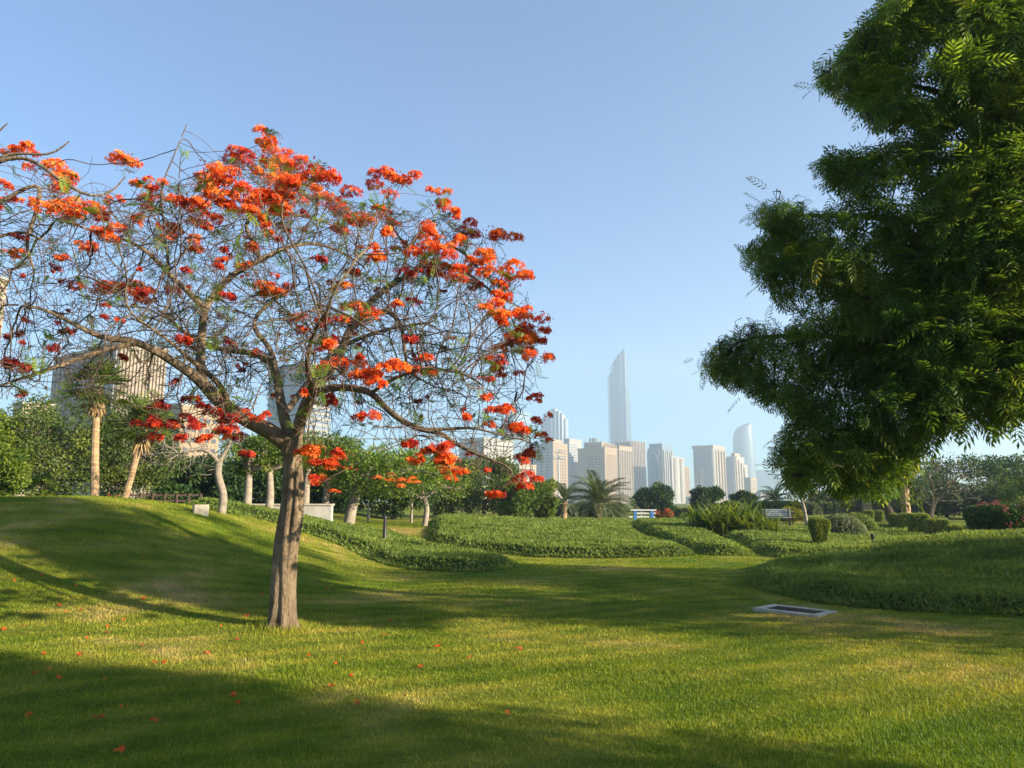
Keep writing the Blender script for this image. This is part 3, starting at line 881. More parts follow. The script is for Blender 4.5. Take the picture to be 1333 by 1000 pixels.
class Skel:
    """branch graph grown towards attraction points"""
    def __init__(self):
        self.p = []; self.par = []; self.rm = []
    def path(self, pts, step=0.12, parent=None):
        """pts: (x,y,z,r); returns index of the last node; starts from the nearest node unless it is the first"""
        q = resample(spline(pts, 5), step)
        if self.p and parent is None:
            d = np.linalg.norm(np.array(self.p) - q[0, :3], axis=1)
            parent = int(d.argmin())
        last = -1 if parent is None else parent
        for k, a in enumerate(q):
            if k == 0 and last >= 0 and np.linalg.norm(np.array(self.p[last]) - a[:3]) < step:
                continue
            self.p.append(tuple(a[:3])); self.par.append(last); self.rm.append(a[3])
            last = len(self.p) - 1
        return last
    def grow(self, attr, di, dk, step, iters, r, jitter=0.25, bias=(0, 0, 0), start=0):
        A = np.asarray(attr, float)
        P = np.array(self.p)
        D = np.full(len(A), 1e9); I = np.zeros(len(A), int)
        def upd(lo):
            for s in range(0, len(A), 4000):
                d = np.linalg.norm(A[s:s + 4000, None, :] - P[None, lo:, :], axis=2)
                j = d.argmin(1); dd = d[np.arange(len(d)), j]
                w = dd < D[s:s + 4000]
                D[s:s + 4000][w] = dd[w]; I[s:s + 4000][w] = j[w] + lo
        upd(start)
        alive = np.ones(len(A), bool)
        for _ in range(iters):
            alive &= D > dk
            act = alive & (D < di)
            if not act.any(): break
            idx = I[act]; dirs = norm(A[act] - P[idx])
            acc = np.zeros((len(P), 3)); np.add.at(acc, idx, dirs)
            nodes = np.unique(idx)
            dv = norm(norm(acc[nodes]) + r.normal(0, jitter, (len(nodes), 3)) + np.asarray(bias))
            newp = P[nodes] + dv * step
            lo = len(P)
            for a, nd in zip(newp, nodes):
                self.p.append(tuple(a)); self.par.append(int(nd)); self.rm.append(0.0)
            P = np.array(self.p)
            upd(lo)
            if len(P) > 30000: break
    def finish(self, tip=0.004, e=2.3):
        n = len(self.p); acc = np.zeros(n)
        self.kids = [[] for _ in range(n)]
        for i in range(n):
            if self.par[i] >= 0: self.kids[self.par[i]].append(i)
        rad = np.zeros(n)
        for i in range(n - 1, -1, -1):
            rr = max(tip, acc[i] ** (1 / e)) if acc[i] > 0 else tip
            rad[i] = max(rr * 1.0, 0) if self.rm[i] == 0 else max(self.rm[i], tip)
            if self.par[i] >= 0: acc[self.par[i]] += min(rad[i], 0.10) ** e
        self.r = rad
        self.P = np.array(self.p)
        return self
    def chains(self):
        out = []; n = len(self.p)
        heavy = [-1] * n
        for i in range(n):
            if self.kids[i]:
                heavy[i] = max(self.kids[i], key=lambda k: (self.r[k], -k))
        for i in range(n):
            pa = self.par[i]
            if pa < 0 or heavy[pa] != i:
                c = ([pa] if pa >= 0 else []) + [i]
                j = i
                while heavy[j] >= 0:
                    j = heavy[j]; c.append(j)
                if len(c) > 1: out.append(c)
        return out
    def tubes(self, g_big, g_small, thr=0.018, shape=None, holes=()):
        if shape is not None:
            u, v = proj_many(self.P)
            vis = in_poly(u, v, shape)
            for (ha, hb, hc, hd) in holes[:7]: vis &= ((u - ha) / hc) ** 2 + ((v - hb) / hd) ** 2 > 1
            vis |= self.r > 0.03
        for c in self.chains():
            if shape is not None:
                k = next((q for q, i in enumerate(c) if not vis[i]), len(c))
                c = c[:k]
                if len(c) < 2: continue
            p = self.P[c]; r = self.r[c].copy()
            if self.par[c[1]] == c[0] and len(c) > 1: r[0] = min(r[0], r[1] * 1.15)
            if len(p) > 3:
                q = p.copy(); q[1:-1] = 0.25 * p[:-2] + 0.5 * p[1:-1] + 0.25 * p[2:]; p = q
            mx = r.max()
            g = g_big if mx > thr else g_small
            g.tube(p, r, 8 if mx > 0.05 else (6 if mx > thr else 4), tint=0.5, cap=mx > thr)

def frames(D, r, up=None):
    """orthonormal frames (n,3,3): rows x,y,z with y along D"""
    n = len(D); D = norm(D)
    ref = r.normal(size=(n, 3)) if up is None else np.broadcast_to(np.asarray(up, float), (n, 3)) + r.normal(0, 0.25, (n, 3))
    X = norm(np.cross(D, ref)); Z = np.cross(X, D)
    return np.stack([X, D, Z], 1)

# a pinnate spray of curved leaflets (neem): lies in its xy plane, axis along +y, length 1
def neem_spray():
    v = []; f = []
    def quadstrip(pts, wid, nrm=(0, 0, 1)):
        k = len(v)
        for (p, w, s) in zip(pts, wid, [None] * len(pts)):
            pass
    n = 5
    for i in range(n):
        y = 0.12 + 0.84 * i / (n - 0.4)
        for sgn in (-1, 1):
            ll = 0.44 * math.sin(math.pi * (0.25 + 0.62 * i / n)) * 1.0
            ang = R(62 - 28 * i / n)
            d0 = np.array([sgn * math.sin(ang), math.cos(ang), -0.10]); d1 = norm(d0 + np.array([0, .55, -.55]))
            s = norm(np.cross(d0, (0, 0, 1)))
            p0 = np.array([0, y, -0.20 * y * y]); p1 = p0 + d0 * ll * .5; p2 = p1 + d1 * ll * .5
            w = 0.034
            k = len(v)
            v += [p0, p1 + s * w, p2, p1 - s * w]
            f.append((k, k + 1, k + 2, k + 3))
    k = len(v)
    d0 = np.array([0.05, 1, -.45]); p0 = np.array([0, 0.94, -0.18])
    v += [p0, p0 + norm(d0) * .14 + (.04, 0, 0), p0 + norm(d0) * .30, p0 + norm(d0) * .14 - (.04, 0, 0)]
    f.append((k, k + 1, k + 2, k + 3))
    k = len(v)                                                        # the stalk
    v += [(-.006, 0, 0), (.006, 0, 0), (.004, .5, -.05), (-.004, .5, -.05), (.002, .95, -.18), (-.002, .95, -.18)]
    f += [(k, k + 1, k + 2, k + 3), (k + 3, k + 2, k + 4, k + 5)]
    return np.array(v, float), np.array(f)

NEEM_V, NEEM_F = neem_spray()

# feathery flame tree leaf: length 1 along y, ten narrow pinnae
def feather():
    v = []; f = []
    for i in range(6):
        y = 0.15 + 0.8 * i / 6
        for sgn in (-1, 1):
            ll = 0.34 * math.sin(math.pi * (0.3 + 0.55 * i / 6))
            a = np.array([0, y, -0.15 * y * y]); b = a + np.array([sgn * ll, ll * .55, -.10 * ll]); m_ = (a + b) / 2
            w = np.array([0, .045, 0.012 * sgn])
            k = len(v); v += [a, m_ - w, b, m_ + w]; f.append((k, k + 1, k + 2, k + 3))
    k = len(v)
    v += [(-.008, 0, 0), (.008, 0, 0), (.003, .95, -.14), (-.003, .95, -.14)]; f.append((k, k + 1, k + 2, k + 3))
    return np.array(v, float), np.array(f)
FEA_V, FEA_F = feather()

# flame flower: five spread spoon petals, facing +z, radius 1
def flower():
    v = []; f = []
    for i in range(5):
        a = i / 5 * 2 * math.pi; c, s = math.cos(a), math.sin(a)
        def P(r_, w, z): return np.array([c * r_ - s * w, s * r_ + c * w, z])
        k = len(v)
        v += [P(.05, 0, 0), P(.6, .30, .16), P(1.0, .10, .10 - .12 * (i % 2)), P(.95, -.22, 0.02), P(.55, -.28, .18)]
        f += [(k, k + 4, k + 2, k + 1), (k + 4, k + 3, k + 2, k + 2)]
    f = [q for q in f if len(set(q)) == 4] + []
    # stamens
    for i in range(3):
        a = i * 2.1; k = len(v)
        v += [(0, 0, 0), (.05, .03, .1), (.35 * math.cos(a), .35 * math.sin(a), .9), (0, .03, .1)]
        f.append((k, k + 1, k + 2, k + 3))
    return np.array(v, float), np.array(f)
FLO_V, FLO_F = flower()

def proj(p):
    d = np.asarray(p) - np.array([0, 0, CAM_H])
    yc = d[1] * math.cos(PITCH) + d[2] * math.sin(PITCH); zc = -d[1] * math.sin(PITCH) + d[2] * math.cos(PITCH)
    return 666.5 + d[0] / yc * F_PX, 500 - zc / yc * F_PX

def proj_many(P):
    d = P - np.array([0, 0, CAM_H])
    yc = d[:, 1] * math.cos(PITCH) + d[:, 2] * math.sin(PITCH); zc = -d[:, 1] * math.sin(PITCH) + d[:, 2] * math.cos(PITCH)
    return 666.5 + d[:, 0] / yc * F_PX, 500 - zc / yc * F_PX

# ---------------- the flame tree in front
def flame_trunk(g, path, r):
    """fluted trunk: path of (x,y,z,r)"""
    q = resample(spline(path, 6), 0.045)
    n = 72
    a = np.arange(n) / n * 2 * math.pi + math.pi / 2 * 0
    t = np.linspace(0, 1, len(q))[:, None]
    tw = a[None] + 0.55 * t - 0.25 * np.sin(t * 7)
    dep = np.where(t < 0.85, 1, (1 - t) / 0.15)
    lob = 1 + dep * (0.10 * np.cos(3 * tw + 0.4) + 0.055 * np.cos(5 * tw + 1.9 + 2 * t))
    # one deep seam facing the camera's right, two shallower ones
    for c0, dpt, wd in ((2.02, 0.46, 0.17), (1.25, 0.22, 0.13), (2.75, 0.26, 0.16), (0.5, 0.2, 0.2), (-1.2, .3, .2)):
        dd = np.angle(np.exp(1j * (a[None] - math.pi / 2 - c0 - 0.22 * np.sin(t * 5 + c0) - 0.15 * t)))
        lob = lob - dep * dpt * np.exp(-(dd / wd) ** 2) * (0.55 + 0.45 * np.sin(t * 6 + c0 + 1.2)) * S(1.0, 0.75, t)
    flare = 1 + 0.62 * np.exp(-t / 0.04) * (0.5 + 0.5 * np.cos(5 * a[None] + 0.8)) + 0.10 * np.exp(-t / 0.12)
    lob = lob * flare + r.normal(0, 0.008, lob.shape)
    g.tube(q[:, :3], q[:, 3] * 0.84, n, 0, 0.5, True, lob, 0)
    return q

def axes_for_trunk():
    pass

BLOOMS = """30 200 22;70 222 34;88 275 30;93 279 36;117 276 30;75 246 26;163 211 28;147 261 12;192 237 20;192 265 24;180 285 14;220 256 18;210 306 28;150 306 30;117 321 22;
75 333 14;128 370 32;158 374 36;185 378 34;351 180 24;312 207 34;354 205 32;279 225 36;264 240 26;306 240 26;384 210 26;360 246 46;360 270 32;258 270 32;276 291 30;300 264 26;
330 264 24;252 318 20;315 345 16;348 378 26;300 390 14;345 291 18;330 321 20;288 339 12;380 226 24;408 225 38;362 249 30;436 267 38;449 294 26;476 285 26;497 237 30;524 232 24;
513 285 16;491 270 12;575 253 15;576 265 18;587 279 16;605 297 28;600 315 18;545 298 24;552 330 36;563 349 34;599 358 32;608 345 18;645 306 28;632 327 22;636 345 22;668 360 34;
650 366 22;656 385 22;645 400 34;677 405 24;700 417 30;671 438 36;702 442 18;473 411 36;482 333 26;464 357 20;518 322 16;521 396 14;353 378 24;386 414 20;419 420 12;455 372 14;
425 450 22;455 477 36;467 495 40;503 483 30;548 483 34;476 546 22;426 519 18;665 447 38;698 465 24;659 483 24;640 495 14;634 516 14;697 517 15;653 537 28;665 558 28;680 561 18;
702 549 15;704 570 13;690 590 22;681 600 12;605 543 13;539 579 18;542 600 16;557 588 14;570 583 22;581 600 30;587 615 26;677 627 28;648 642 17;290 560 26;310 572 20;195 548 22;
270 535 20;230 548 20;256 552 18;283 540 16;205 552 22;215 530 18;300 545 18;262 572 14;318 590 14;236 572 14;340 545 14;245 520 20;401 591 30;422 600 28;449 591 16;413 624 14;505 300 14;20 330 16;12 470 18;30 478 18;350 260 30;372 232 28;395 238 24;412 250 20;340 225 22;560 300 14;
620 372 18;625 340 16;660 415 22;685 430 20;650 470 20;320 270 18;290 262 20;245 262 16"""
BLOOMS = [tuple(float(c) for c in q.split()) for q in BLOOMS.replace('\n', '').split(';')]

def bloom_geo(c, rad, r, dens=1.0, tone=None):
    """a rounded head of flame flowers"""
    g = Geo()
    tone = r.uniform(0.30, 0.78) if tone is None else tone
    n = max(8, int(dens * 125 * (rad / 0.17) ** 1.6))
    d = rand_dirs(n, r); d[:, 2] = np.abs(d[:, 2]) * 0.9 - 0.25
    lump = r.normal(0, 0.55, (4, 3)) * rad * np.array([1, 1, .5])
    P = c + lump[r.integers(0, 4, n)] + d * (rad * 0.62 * r.uniform(0.35, 1.0, n) ** 0.6)[:, None] * np.array([1.0, 1.0, 0.75])
    N = norm(d + r.normal(0, 0.45, (n, 3)) + np.array([0, 0, .35]))
    Mx = frames(np.cross(N, r.normal(size=(n, 3))), r, None)
    X = norm(np.cross(N, r.normal(size=(n, 3)))); Y = np.cross(N, X)
    sc = r.uniform(0.028, 0.044, n)[:, None, None]
    t = np.clip(tone + r.normal(0, 0.17, n), 0.02, 1)
    g.stamp(FLO_V, FLO_F, P, np.stack([X, Y, N], 1) * sc, t, 0)
    # buds and stalks under the head
    k = max(3, n // 4)
    Pb = c + rand_dirs(k, r) * rad * np.array([1, 1, .6]); 
    g.leaves(Pb, rand_dirs(k, r), rand_dirs(k, r), 0.03, 0.022, 0.05, 0)
    if rad > 0.1:
        k = max(2, int(rad * 18))
        Df = norm(np.stack([r.normal(size=k), r.normal(size=k), r.normal(-.2, .4, k)], -1))
        g.stamp(FEA_V, FEA_F, np.repeat(c[None], k, 0) - [0, 0, rad * .35], frames(Df, r, (0, 0, 1)) * r.uniform(.13, .26, k)[:, None, None], r.random(k), 1)
    return g

def px_limb(pts, Y0):
    """limb given as (px, py, depth offset, width px)"""
    out = []
    for (a, b, dy, w) in pts:
        p = at(a, b, Y0 + dy)
        out.append((*p, w / F_PX * (Y0 + dy) * (0.5 if w > 26 else 0.43)))
    return out

def flame_tree(name, label, base, trunk_px, limbs, Y0, blooms, seed, crown, n_attr, n_twig, n_leaf, group=None, shape=None):
    r = np.random.default_rng(seed)
    root = empty(name, base, label, 'tree', group)
    b = np.array(base)
    sk = Skel()
    tp = px_limb(trunk_px, Y0)
    g = Geo()
    flame_trunk(g, tp, r)
    top = tp[-1]
    sk.path([(*np.array(tp[-2][:3]), tp[-2][3]), top], 0.1)
    for L in limbs:
        sk.path(px_limb(L, Y0), 0.10)
    cx, cy, rx, ry, ztop, zbot = crown
    # attraction points in an umbrella shaped crown
    A = []
    while len(A) < n_attr:
        u = r.uniform(-1, 1, 2)
        q = math.hypot(*u)
        if q > 1: continue
        zt = ztop - (ztop - zbot - 1.4) * q ** 2.2 * 0.55
        zb = zbot + 1.25 * (1 - q ** 1.5) + 0.2
        z = zb + (zt - zb) * r.random() ** 0.75
        w3 = (cx + u[0] * rx, cy + u[1] * ry, z)
        if shape is not None and not in_poly(*[np.array([q_]) for q_ in proj(w3)], shape)[0]: continue
        A.append(w3)
    BC = []
    for (px, py, s) in blooms:
        dx = at(px, py, Y0)[0] - cx
        half = ry * math.sqrt(max(0.05, 1 - (dx / (rx * 1.05)) ** 2))
        dy = r.uniform(-0.85, 0.75) * half
        if py > 380: dy = r.uniform(-0.95, -0.15) * half
        if py > 560: dy = r.uniform(-0.9, -0.3) * half
        c = at(px, py, cy + dy)
        BC.append((c, s * (0.74 if py < 320 else 0.64) / F_PX * (cy + dy)))
    A += [tuple(c - np.array([0, 0, 0.1])) for c, s in BC]
    sk.grow(np.array(A), 2.2, 0.22, 0.13, 120, r, 0.30, (0, 0, -0.02))
    # fine bowed twigs hanging in the crown
    P = np.array(sk.p); thin = np.array(sk.rm) == 0
    cand = np.where(thin)[0]
    for k in range(n_twig):
        i = int(r.choice(cand)); p = P[i].copy()
        d = norm(r.normal(0, 1, 3) + np.array([0, 0, 0.15])); last = i
        droop = r.uniform(-0.24, 0.02); bend = r.normal(0, .17, 3)
        for s in range(int(r.integers(3, 7))):
            d = norm(d + bend + r.normal(0, 0.16, 3) + np.array([0, 0, droop]))
            p = p + d * 0.105
            if shape is not None and not in_poly(*[np.array([q_]) for q_ in proj(p)], shape)[0]: break
            sk.p.append(tuple(p)); sk.par.append(last); sk.rm.append(0.0); last = len(sk.p) - 1
    for c, s in BC:
        d = np.linalg.norm(P - c, axis=1); i = int(d.argmin()); a = P[i]
        last = i; m_ = max(2, int(d[i] / 0.1))
        for k in range(1, m_ + 1):
            t = k / m_
            q = a + (c - a) * t + np.array([0, 0, -0.12 * d[i] * math.sin(math.pi * t)])
            sk.p.append(tuple(q)); sk.par.append(last); sk.rm.append(0.0); last = len(sk.p) - 1
    sk.finish(0.0034, 2.85)
    gt = Geo()
    sk.tubes(g, gt, 0.020)
    g.build('trunk', M['bark_flame'], root, True, None).location = -b
    tw = gt.build('twigs', M['bark_twig'], root, True); tw.location = -b; tag(tw, kind='stuff')
    # blossoms: the largest hundred are parts, the rest one part
    order = sorted(range(len(BC)), key=lambda k: -BC[k][1])
    rest = Geo()
    for n_, k in enumerate(order):
        c, s = BC[k]
        py = blooms[k][1]
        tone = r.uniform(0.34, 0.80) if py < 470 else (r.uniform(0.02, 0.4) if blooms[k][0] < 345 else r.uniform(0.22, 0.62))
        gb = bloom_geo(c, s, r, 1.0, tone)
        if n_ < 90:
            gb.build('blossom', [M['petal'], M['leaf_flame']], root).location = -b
        else:
            for v, t, f, m_ in zip(gb.v, gb.t, gb.f4, gb.m4): pass
            o0 = rest.n
            rest.v += gb.v; rest.t += gb.t; rest.f4 += [f + o0 for f in gb.f4]; rest.m4 += gb.m4; rest.n += gb.n
    # faded flowers and buds among the twigs
    tips = [i for i in range(len(sk.p)) if not sk.kids[i]]
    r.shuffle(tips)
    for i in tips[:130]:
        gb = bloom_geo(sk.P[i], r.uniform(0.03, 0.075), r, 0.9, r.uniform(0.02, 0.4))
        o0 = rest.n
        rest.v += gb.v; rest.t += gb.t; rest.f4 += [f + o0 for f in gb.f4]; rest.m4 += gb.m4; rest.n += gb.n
    if rest.n:
        o = rest.build('blossom', [M['petal'], M['leaf_flame']], root); o.location = -b; tag(o, kind='stuff')
    gl = Geo()
    tips2 = np.array(tips[130:130 + n_leaf] if len(tips) > 200 else tips)
    Pl = sk.P[tips2]; k = len(Pl)
    D = norm(r.normal(0, 1, (k, 3)) + np.array([0, 0, -.1]))
    for rep in range(3):
        D = norm(D + r.normal(0, .6, (k, 3)))
        gl.stamp(FEA_V, FEA_F, Pl + r.normal(0, .02, (k, 3)), frames(D, r, (0, 0, 1)) * r.uniform(.09, .24, k)[:, None, None], r.random(k), 0)
    o = gl.build('foliage', M['leaf_flame'], root); o.location = -b
    return root

base = ground(367, 818)
FY = float(base[1])
TR = [(367, 824, 0, 40), (368, 805, 0, 37), (370, 760, 0, 34.5), (375, 705, 0, 35), (380, 660, 0, 33), (381, 620, 0, 29), (380, 592, 0, 28), (379, 566, 0, 30)]
LIMBS = [
 [(377, 585, 0, 24), (360, 567, -.05, 25), (335, 553, -.15, 24), (310, 540, -.25, 22.5), (285, 522, -.38, 21.5), (268, 503, -.5, 20), (252, 488, -.58, 17), (230, 474, -.7, 14), (205, 458, -.8, 12.5), (170, 443, -.95, 11), (135, 440, -1.1, 9), (100, 424, -1.3, 7), (55, 402, -1.5, 5), (10, 396, -1.7, 3)],
 [(180, 446, -.9, 9), (130, 458, -1.2, 8.5), (80, 475, -1.5, 7.5), (38, 490, -1.8, 6), (0, 502, -2.0, 4), (-40, 520, -2.2, 2)],
 [(266, 502, -.5, 15), (261, 478, -.5, 15), (262, 445, -.45, 13.5), (266, 402, -.4, 12)],
 [(266, 404, -.4, 11), (283, 378, -.3, 10.5), (306, 356, -.2, 10), (340, 338, -.05, 8.5), (372, 323, .1, 7), (405, 317, .3, 5.5), (440, 326, .5, 4), (470, 345, .7, 2.5)],
 [(338, 339, -.05, 7.5), (331, 318, 0, 7), (321, 300, .1, 6.5), (322, 286, .15, 6), (345, 279, .25, 5.5), (380, 279, .4, 5), (415, 286, .6, 3.5), (450, 302, .8, 2)],
 [(266, 402, -.4, 9.5), (246, 381, -.5, 9), (224, 361, -.6, 8), (205, 340, -.7, 7), (188, 325, -.8, 6), (160, 311, -1.0, 5), (120, 300, -1.2, 4), (70, 284, -1.4, 2.5)],
 [(222, 360, -.6, 4), (214, 300, -.5, 3.6), (211, 245, -.4, 3), (226, 204, -.4, 2.4), (243, 162, -.35, 1.6)],
 [(234, 345, -.6, 3), (236, 300, -.6, 2.6), (233, 240, -.6, 2.0), (236, 196, -.6, 1.2)],
 [(379, 575, .05, 19), (370, 545, .2, 17), (364, 515, .4, 14.5), (360, 490, .6, 13), (350, 470, .8, 12), (325, 459, 1.1, 10), (290, 455, 1.5, 8), (250, 440, 1.9, 6), (215, 410, 2.3, 4)],
 [(362, 495, .5, 9), (352, 455, .7, 8), (330, 425, .8, 7), (345, 400, 1.0, 6), (385, 372, 1.3, 4)],
 [(382, 575, 0, 21), (392, 545, .05, 19.5), (402, 517, .1, 18), (418, 497, .15, 15.5), (440, 468, .25, 14), (454, 432, .4, 12.5), (478, 397, .6, 11), (510, 371, .8, 9.5), (540, 353, 1.0, 8), (565, 344, 1.2, 6.5), (600, 352, 1.4, 5), (640, 380, 1.6, 3.5), (670, 420, 1.7, 2)],
 [(455, 430, .4, 9), (480, 412, .3, 8.5), (505, 405, .2, 8), (522, 424, .1, 7), (526, 450, 0, 5.5), (530, 480, -.1, 3.5)],
 [(538, 354, 1.0, 6), (560, 330, 1.0, 5.5), (585, 320, 1.0, 5), (610, 335, 1.0, 4), (630, 360, 1.0, 2.5)],
 [(510, 372, .8, 5), (530, 330, .7, 4), (508, 292, .6, 3.2), (498, 265, .6, 2.4), (510, 240, .6, 1.6)],
 [(404, 515, .0, 13), (425, 506, -.15, 12), (455, 505, -.35, 11), (482, 511, -.5, 10.5), (502, 531, -.65, 10), (522, 547, -.8, 9.5), (548, 559, -.95, 9), (572, 563, -1.1, 8), (592, 577, -1.25, 6.5), (622, 592, -1.4, 5), (668, 610, -1.6, 3)],
 [(548, 558, -.95, 6), (580, 559, -1.0, 5.5), (615, 557, -1.05, 4.5), (650, 566, -1.1, 3), (690, 575, -1.1, 2)],
 [(484, 511, -.5, 6), (515, 492, -.8, 5.5), (560, 480, -1.1, 4.5), (610, 490, -1.4, 3.5), (650, 520, -1.6, 2)],
 [(380, 572, -.05, 13), (395, 540, -.4, 12), (405, 505, -.9, 10), (400, 470, -1.4, 8), (410, 430, -1.9, 6), (430, 400, -2.3, 4)],
 [(300, 533, -.3, 10), (285, 500, -.9, 9), (250, 470, -1.5, 7), (215, 440, -2.0, 5), (170, 410, -2.4, 3.5)],
 [(370, 540, .3, 11), (400, 500, 1.0, 9), (440, 455, 1.7, 7.5), (500, 430, 2.3, 5.5), (560, 420, 2.8, 3.5)],
]
crown = (at(350, 450, FY)[0], FY, 3.8, 3.1, 6.6, 1.9)
CROWN = np.array([(-80, 190), (30, 200), (90, 222), (150, 245), (200, 240), (250, 230), (300, 205), (340, 182), (365, 182), (400, 210), (440, 255), (500, 268), (560, 270), (600, 285), (650, 312), (680, 362), (708, 420), (700, 480), (690, 540), (702, 580), (690, 640), (650, 640), (600, 606), (560, 596), (520, 580), (470, 580), (430, 600), (400, 606), (385, 560), (340, 520), (300, 560), (200, 575), (100, 535), (40, 515), (-80, 540)], float)
flame_tree('flame_tree', 'flame tree with fluted pale trunk and orange red blossoms standing on the open lawn', base, TR, LIMBS, FY, BLOOMS, 5, crown, 1800, 4700, 700, shape=CROWN)

# ---------------- the neem tree on the right
def neem(name, label, base, trunk, limbs, clumps, n_spray, seed, spray=0.30, group=None, attr_extra=()):
    r = np.random.default_rng(seed)
    root = empty(name, base, label, 'tree', group)
    b = np.array(base, float)
    sk = Skel()
    sk.path(trunk, 0.2)
    for L in limbs: sk.path(L, 0.2)
    C = np.array([c[:3] for c in clumps]); Rr = np.array([c[3] for c in clumps])
    sk.grow(np.vstack([C, C + r.normal(0, .25, C.shape)]), 30, 0.3, 0.2, 110, r, 0.28, (0, 0, 0.02))
    P0 = np.array(sk.p)
    w = Rr ** 1.3; w = np.maximum(w, 0.13); pick = r.choice(len(C), n_spray // 5, p=w / w.sum())
    # twigs: each carries five sprays
    D = rand_dirs(len(pick), r); D[:, 2] = D[:, 2] * 0.7
    T = C[pick] + D * (Rr[pick] * r.random(len(pick)) ** 0.45)[:, None] * np.array([1, 1, .8])
    sk.finish(0.006, 2.3)
    g = Geo(); gt = Geo()
    sk.tubes(g, gt, 0.02, OUTA, HOLES)
    tint_c = r.normal(0, 0.2, len(C))
    PXS = np.array([0.66 + 0.36 * float(S(980, 1230, c[4])) if c[4] else 1.0 for c in clumps])
    for k in range(5):
        n = len(T)
        out_ = norm(T - C[pick] + r.normal(0, .35, (n, 3)) * Rr[pick][:, None])
        out_[:, 2] -= 0.35
        d = norm(out_ + r.normal(0, .55, (n, 3)))
        P = T + r.normal(0, 0.09, (n, 3))
        t = np.clip(0.42 + tint_c[pick] + r.normal(0, .16, n) + 0.35 * (r.random(n) < 0.05), 0, 1)
        tipp = P + d * (0.8 * spray * PXS[pick])[:, None]
        u_, v_ = proj_many(tipp); u0_, v0_ = proj_many(P)
        ok = in_poly(u_, v_, OUTA) & in_poly(u0_, v0_, OUTA)
        for (ha, hb, hc, hd) in HOLES:
            for uu, vv in ((u_, v_), (u0_, v0_), ((u_ + u0_) / 2, (v_ + v0_) / 2)):
                ok &= ((uu - ha) / hc) ** 2 + ((vv - hb) / hd) ** 2 > 1
        ok |= r.random(n) < 0.05
        P, d, t, pk = P[ok], d[ok], t[ok], pick[ok]; n = len(P)
        fr_ = frames(d, r, (0, 0, 1))
        gt_s = (r.uniform(.75, 1.25, n) * PXS[pk])[:, None, None] * spray
        LV.stamp(NEEM_V, NEEM_F, P, fr_ * gt_s, t, 0)
    # thin twig to every tuft
    for i in range(0, len(T), 2):
        tu, tv = proj(T[i])
        if not in_poly(np.array([tu]), np.array([tv]), OUTA)[0]: continue
        c = C[pick[i]]; d = np.linalg.norm(P0 - T[i], axis=1); j = int(d.argmin())
        if d[j] < 0.7:
            m_ = (P0[j] + T[i]) / 2 + r.normal(0, .05, 3) + np.array([0, 0, .06])
            gt.tube([P0[j], m_, T[i]], [.007, .005, .003], 3, cap=False)
    g.build('trunk', M['bark_dark'], root, True).location = -b
    o = gt.build('twigs', M['bark_dark'], root, True); o.location = -b; tag(o, kind='stuff')
    o = LV.build('foliage', M['leaf_neem'], root); o.location = -b; tag(o, kind='stuff')
    return root

OUT = [(1160, -10), (1125, 25), (1085, 75), (1060, 95), (1062, 112), (1095, 128), (1120, 150), (1150, 165), (1172, 158), (1160, 185), (1120, 190), (1075, 195), (1056, 215), (1075, 242),
       (1105, 248), (1085, 258), (1040, 258), (985, 262), (975, 285), (1000, 298), (962, 320), (970, 345), (995, 372), (1012, 395), (1035, 405), (1030, 425), (1005, 420), (985, 412), (950, 432), (918, 455), (910, 480),
       (935, 500), (962, 505), (985, 520), (1010, 530), (1025, 545), (1005, 575), (1003, 598), (1025, 630), (1045, 645), (1075, 622), (1085, 640), (1130, 642), (1165, 640), (1192, 600), (1225, 565), (1262, 548), (1300, 560), (1333, 540),
       (1600, 520), (1750, 300), (1700, -60), (1500, -160), (1250, -120)]
HOLES = [(1120, 175, 42, 10), (1010, 408, 26, 12), (1075, 262, 24, 10), (1060, 172, 40, 16), (1180, 165, 14, 10), (1215, 60, 12, 12), (1010, 545, 14, 14), (1090, 300, 9, 8), (1130, 290, 8, 10), (1205, 112, 22, 11), (1176, 250, 22, 7), (1217, 220, 9, 9), (1252, 168, 15, 8), (1235, 187, 8, 8), (1195, 300, 7, 6), (1262, 262, 6, 6), (1145, 345, 6, 7), (1290, 130, 8, 6), (1085, 395, 7, 6), (1190, 385, 6, 5)]
r0 = np.random.default_rng(3)
clumps = []
OUTA = np.array(OUT, float)
def c_plane(px, c=8.75):          # depth of the crown's near face along the column
    return c / (1 + 0.41 * (px - 666.5) / F_PX * 1.01)
tries = 0
while len(clumps) < 400 and tries < 60000:
    tries += 1
    px = r0.uniform(905, 1420); py = r0.uniform(-160, 650)
    if not in_poly(np.array([px]), np.array([py]), OUTA)[0]: continue
    if any(((px - a) / (c * 1.3)) ** 2 + ((py - b) / (d * 1.5)) ** 2 < 1 for a, b, c, d in HOLES): continue
    ed = edge_dist(np.array([px]), np.array([py]), OUTA)[0]
    thick = 0.3 + min(0.95 if py < 330 else 2.3, ed / 60.0)
    y = c_plane(px) + 0.35 + thick * r0.random() ** 1.2 + (0.9 if px < 1010 else 0.0) * (1 - (px - 905) / 110)
    rad = min(max(ed * 0.65, 7), 52) / F_PX * y * r0.uniform(0.7, 1.05)
    if any((px - q[4]) ** 2 + (py - q[5]) ** 2 + ((y - q[1]) * 70) ** 2 < (17 if ed < 40 else 25) ** 2 for q in clumps): continue
    p = at(px, py, y)
    clumps.append((*p, rad, px, py))
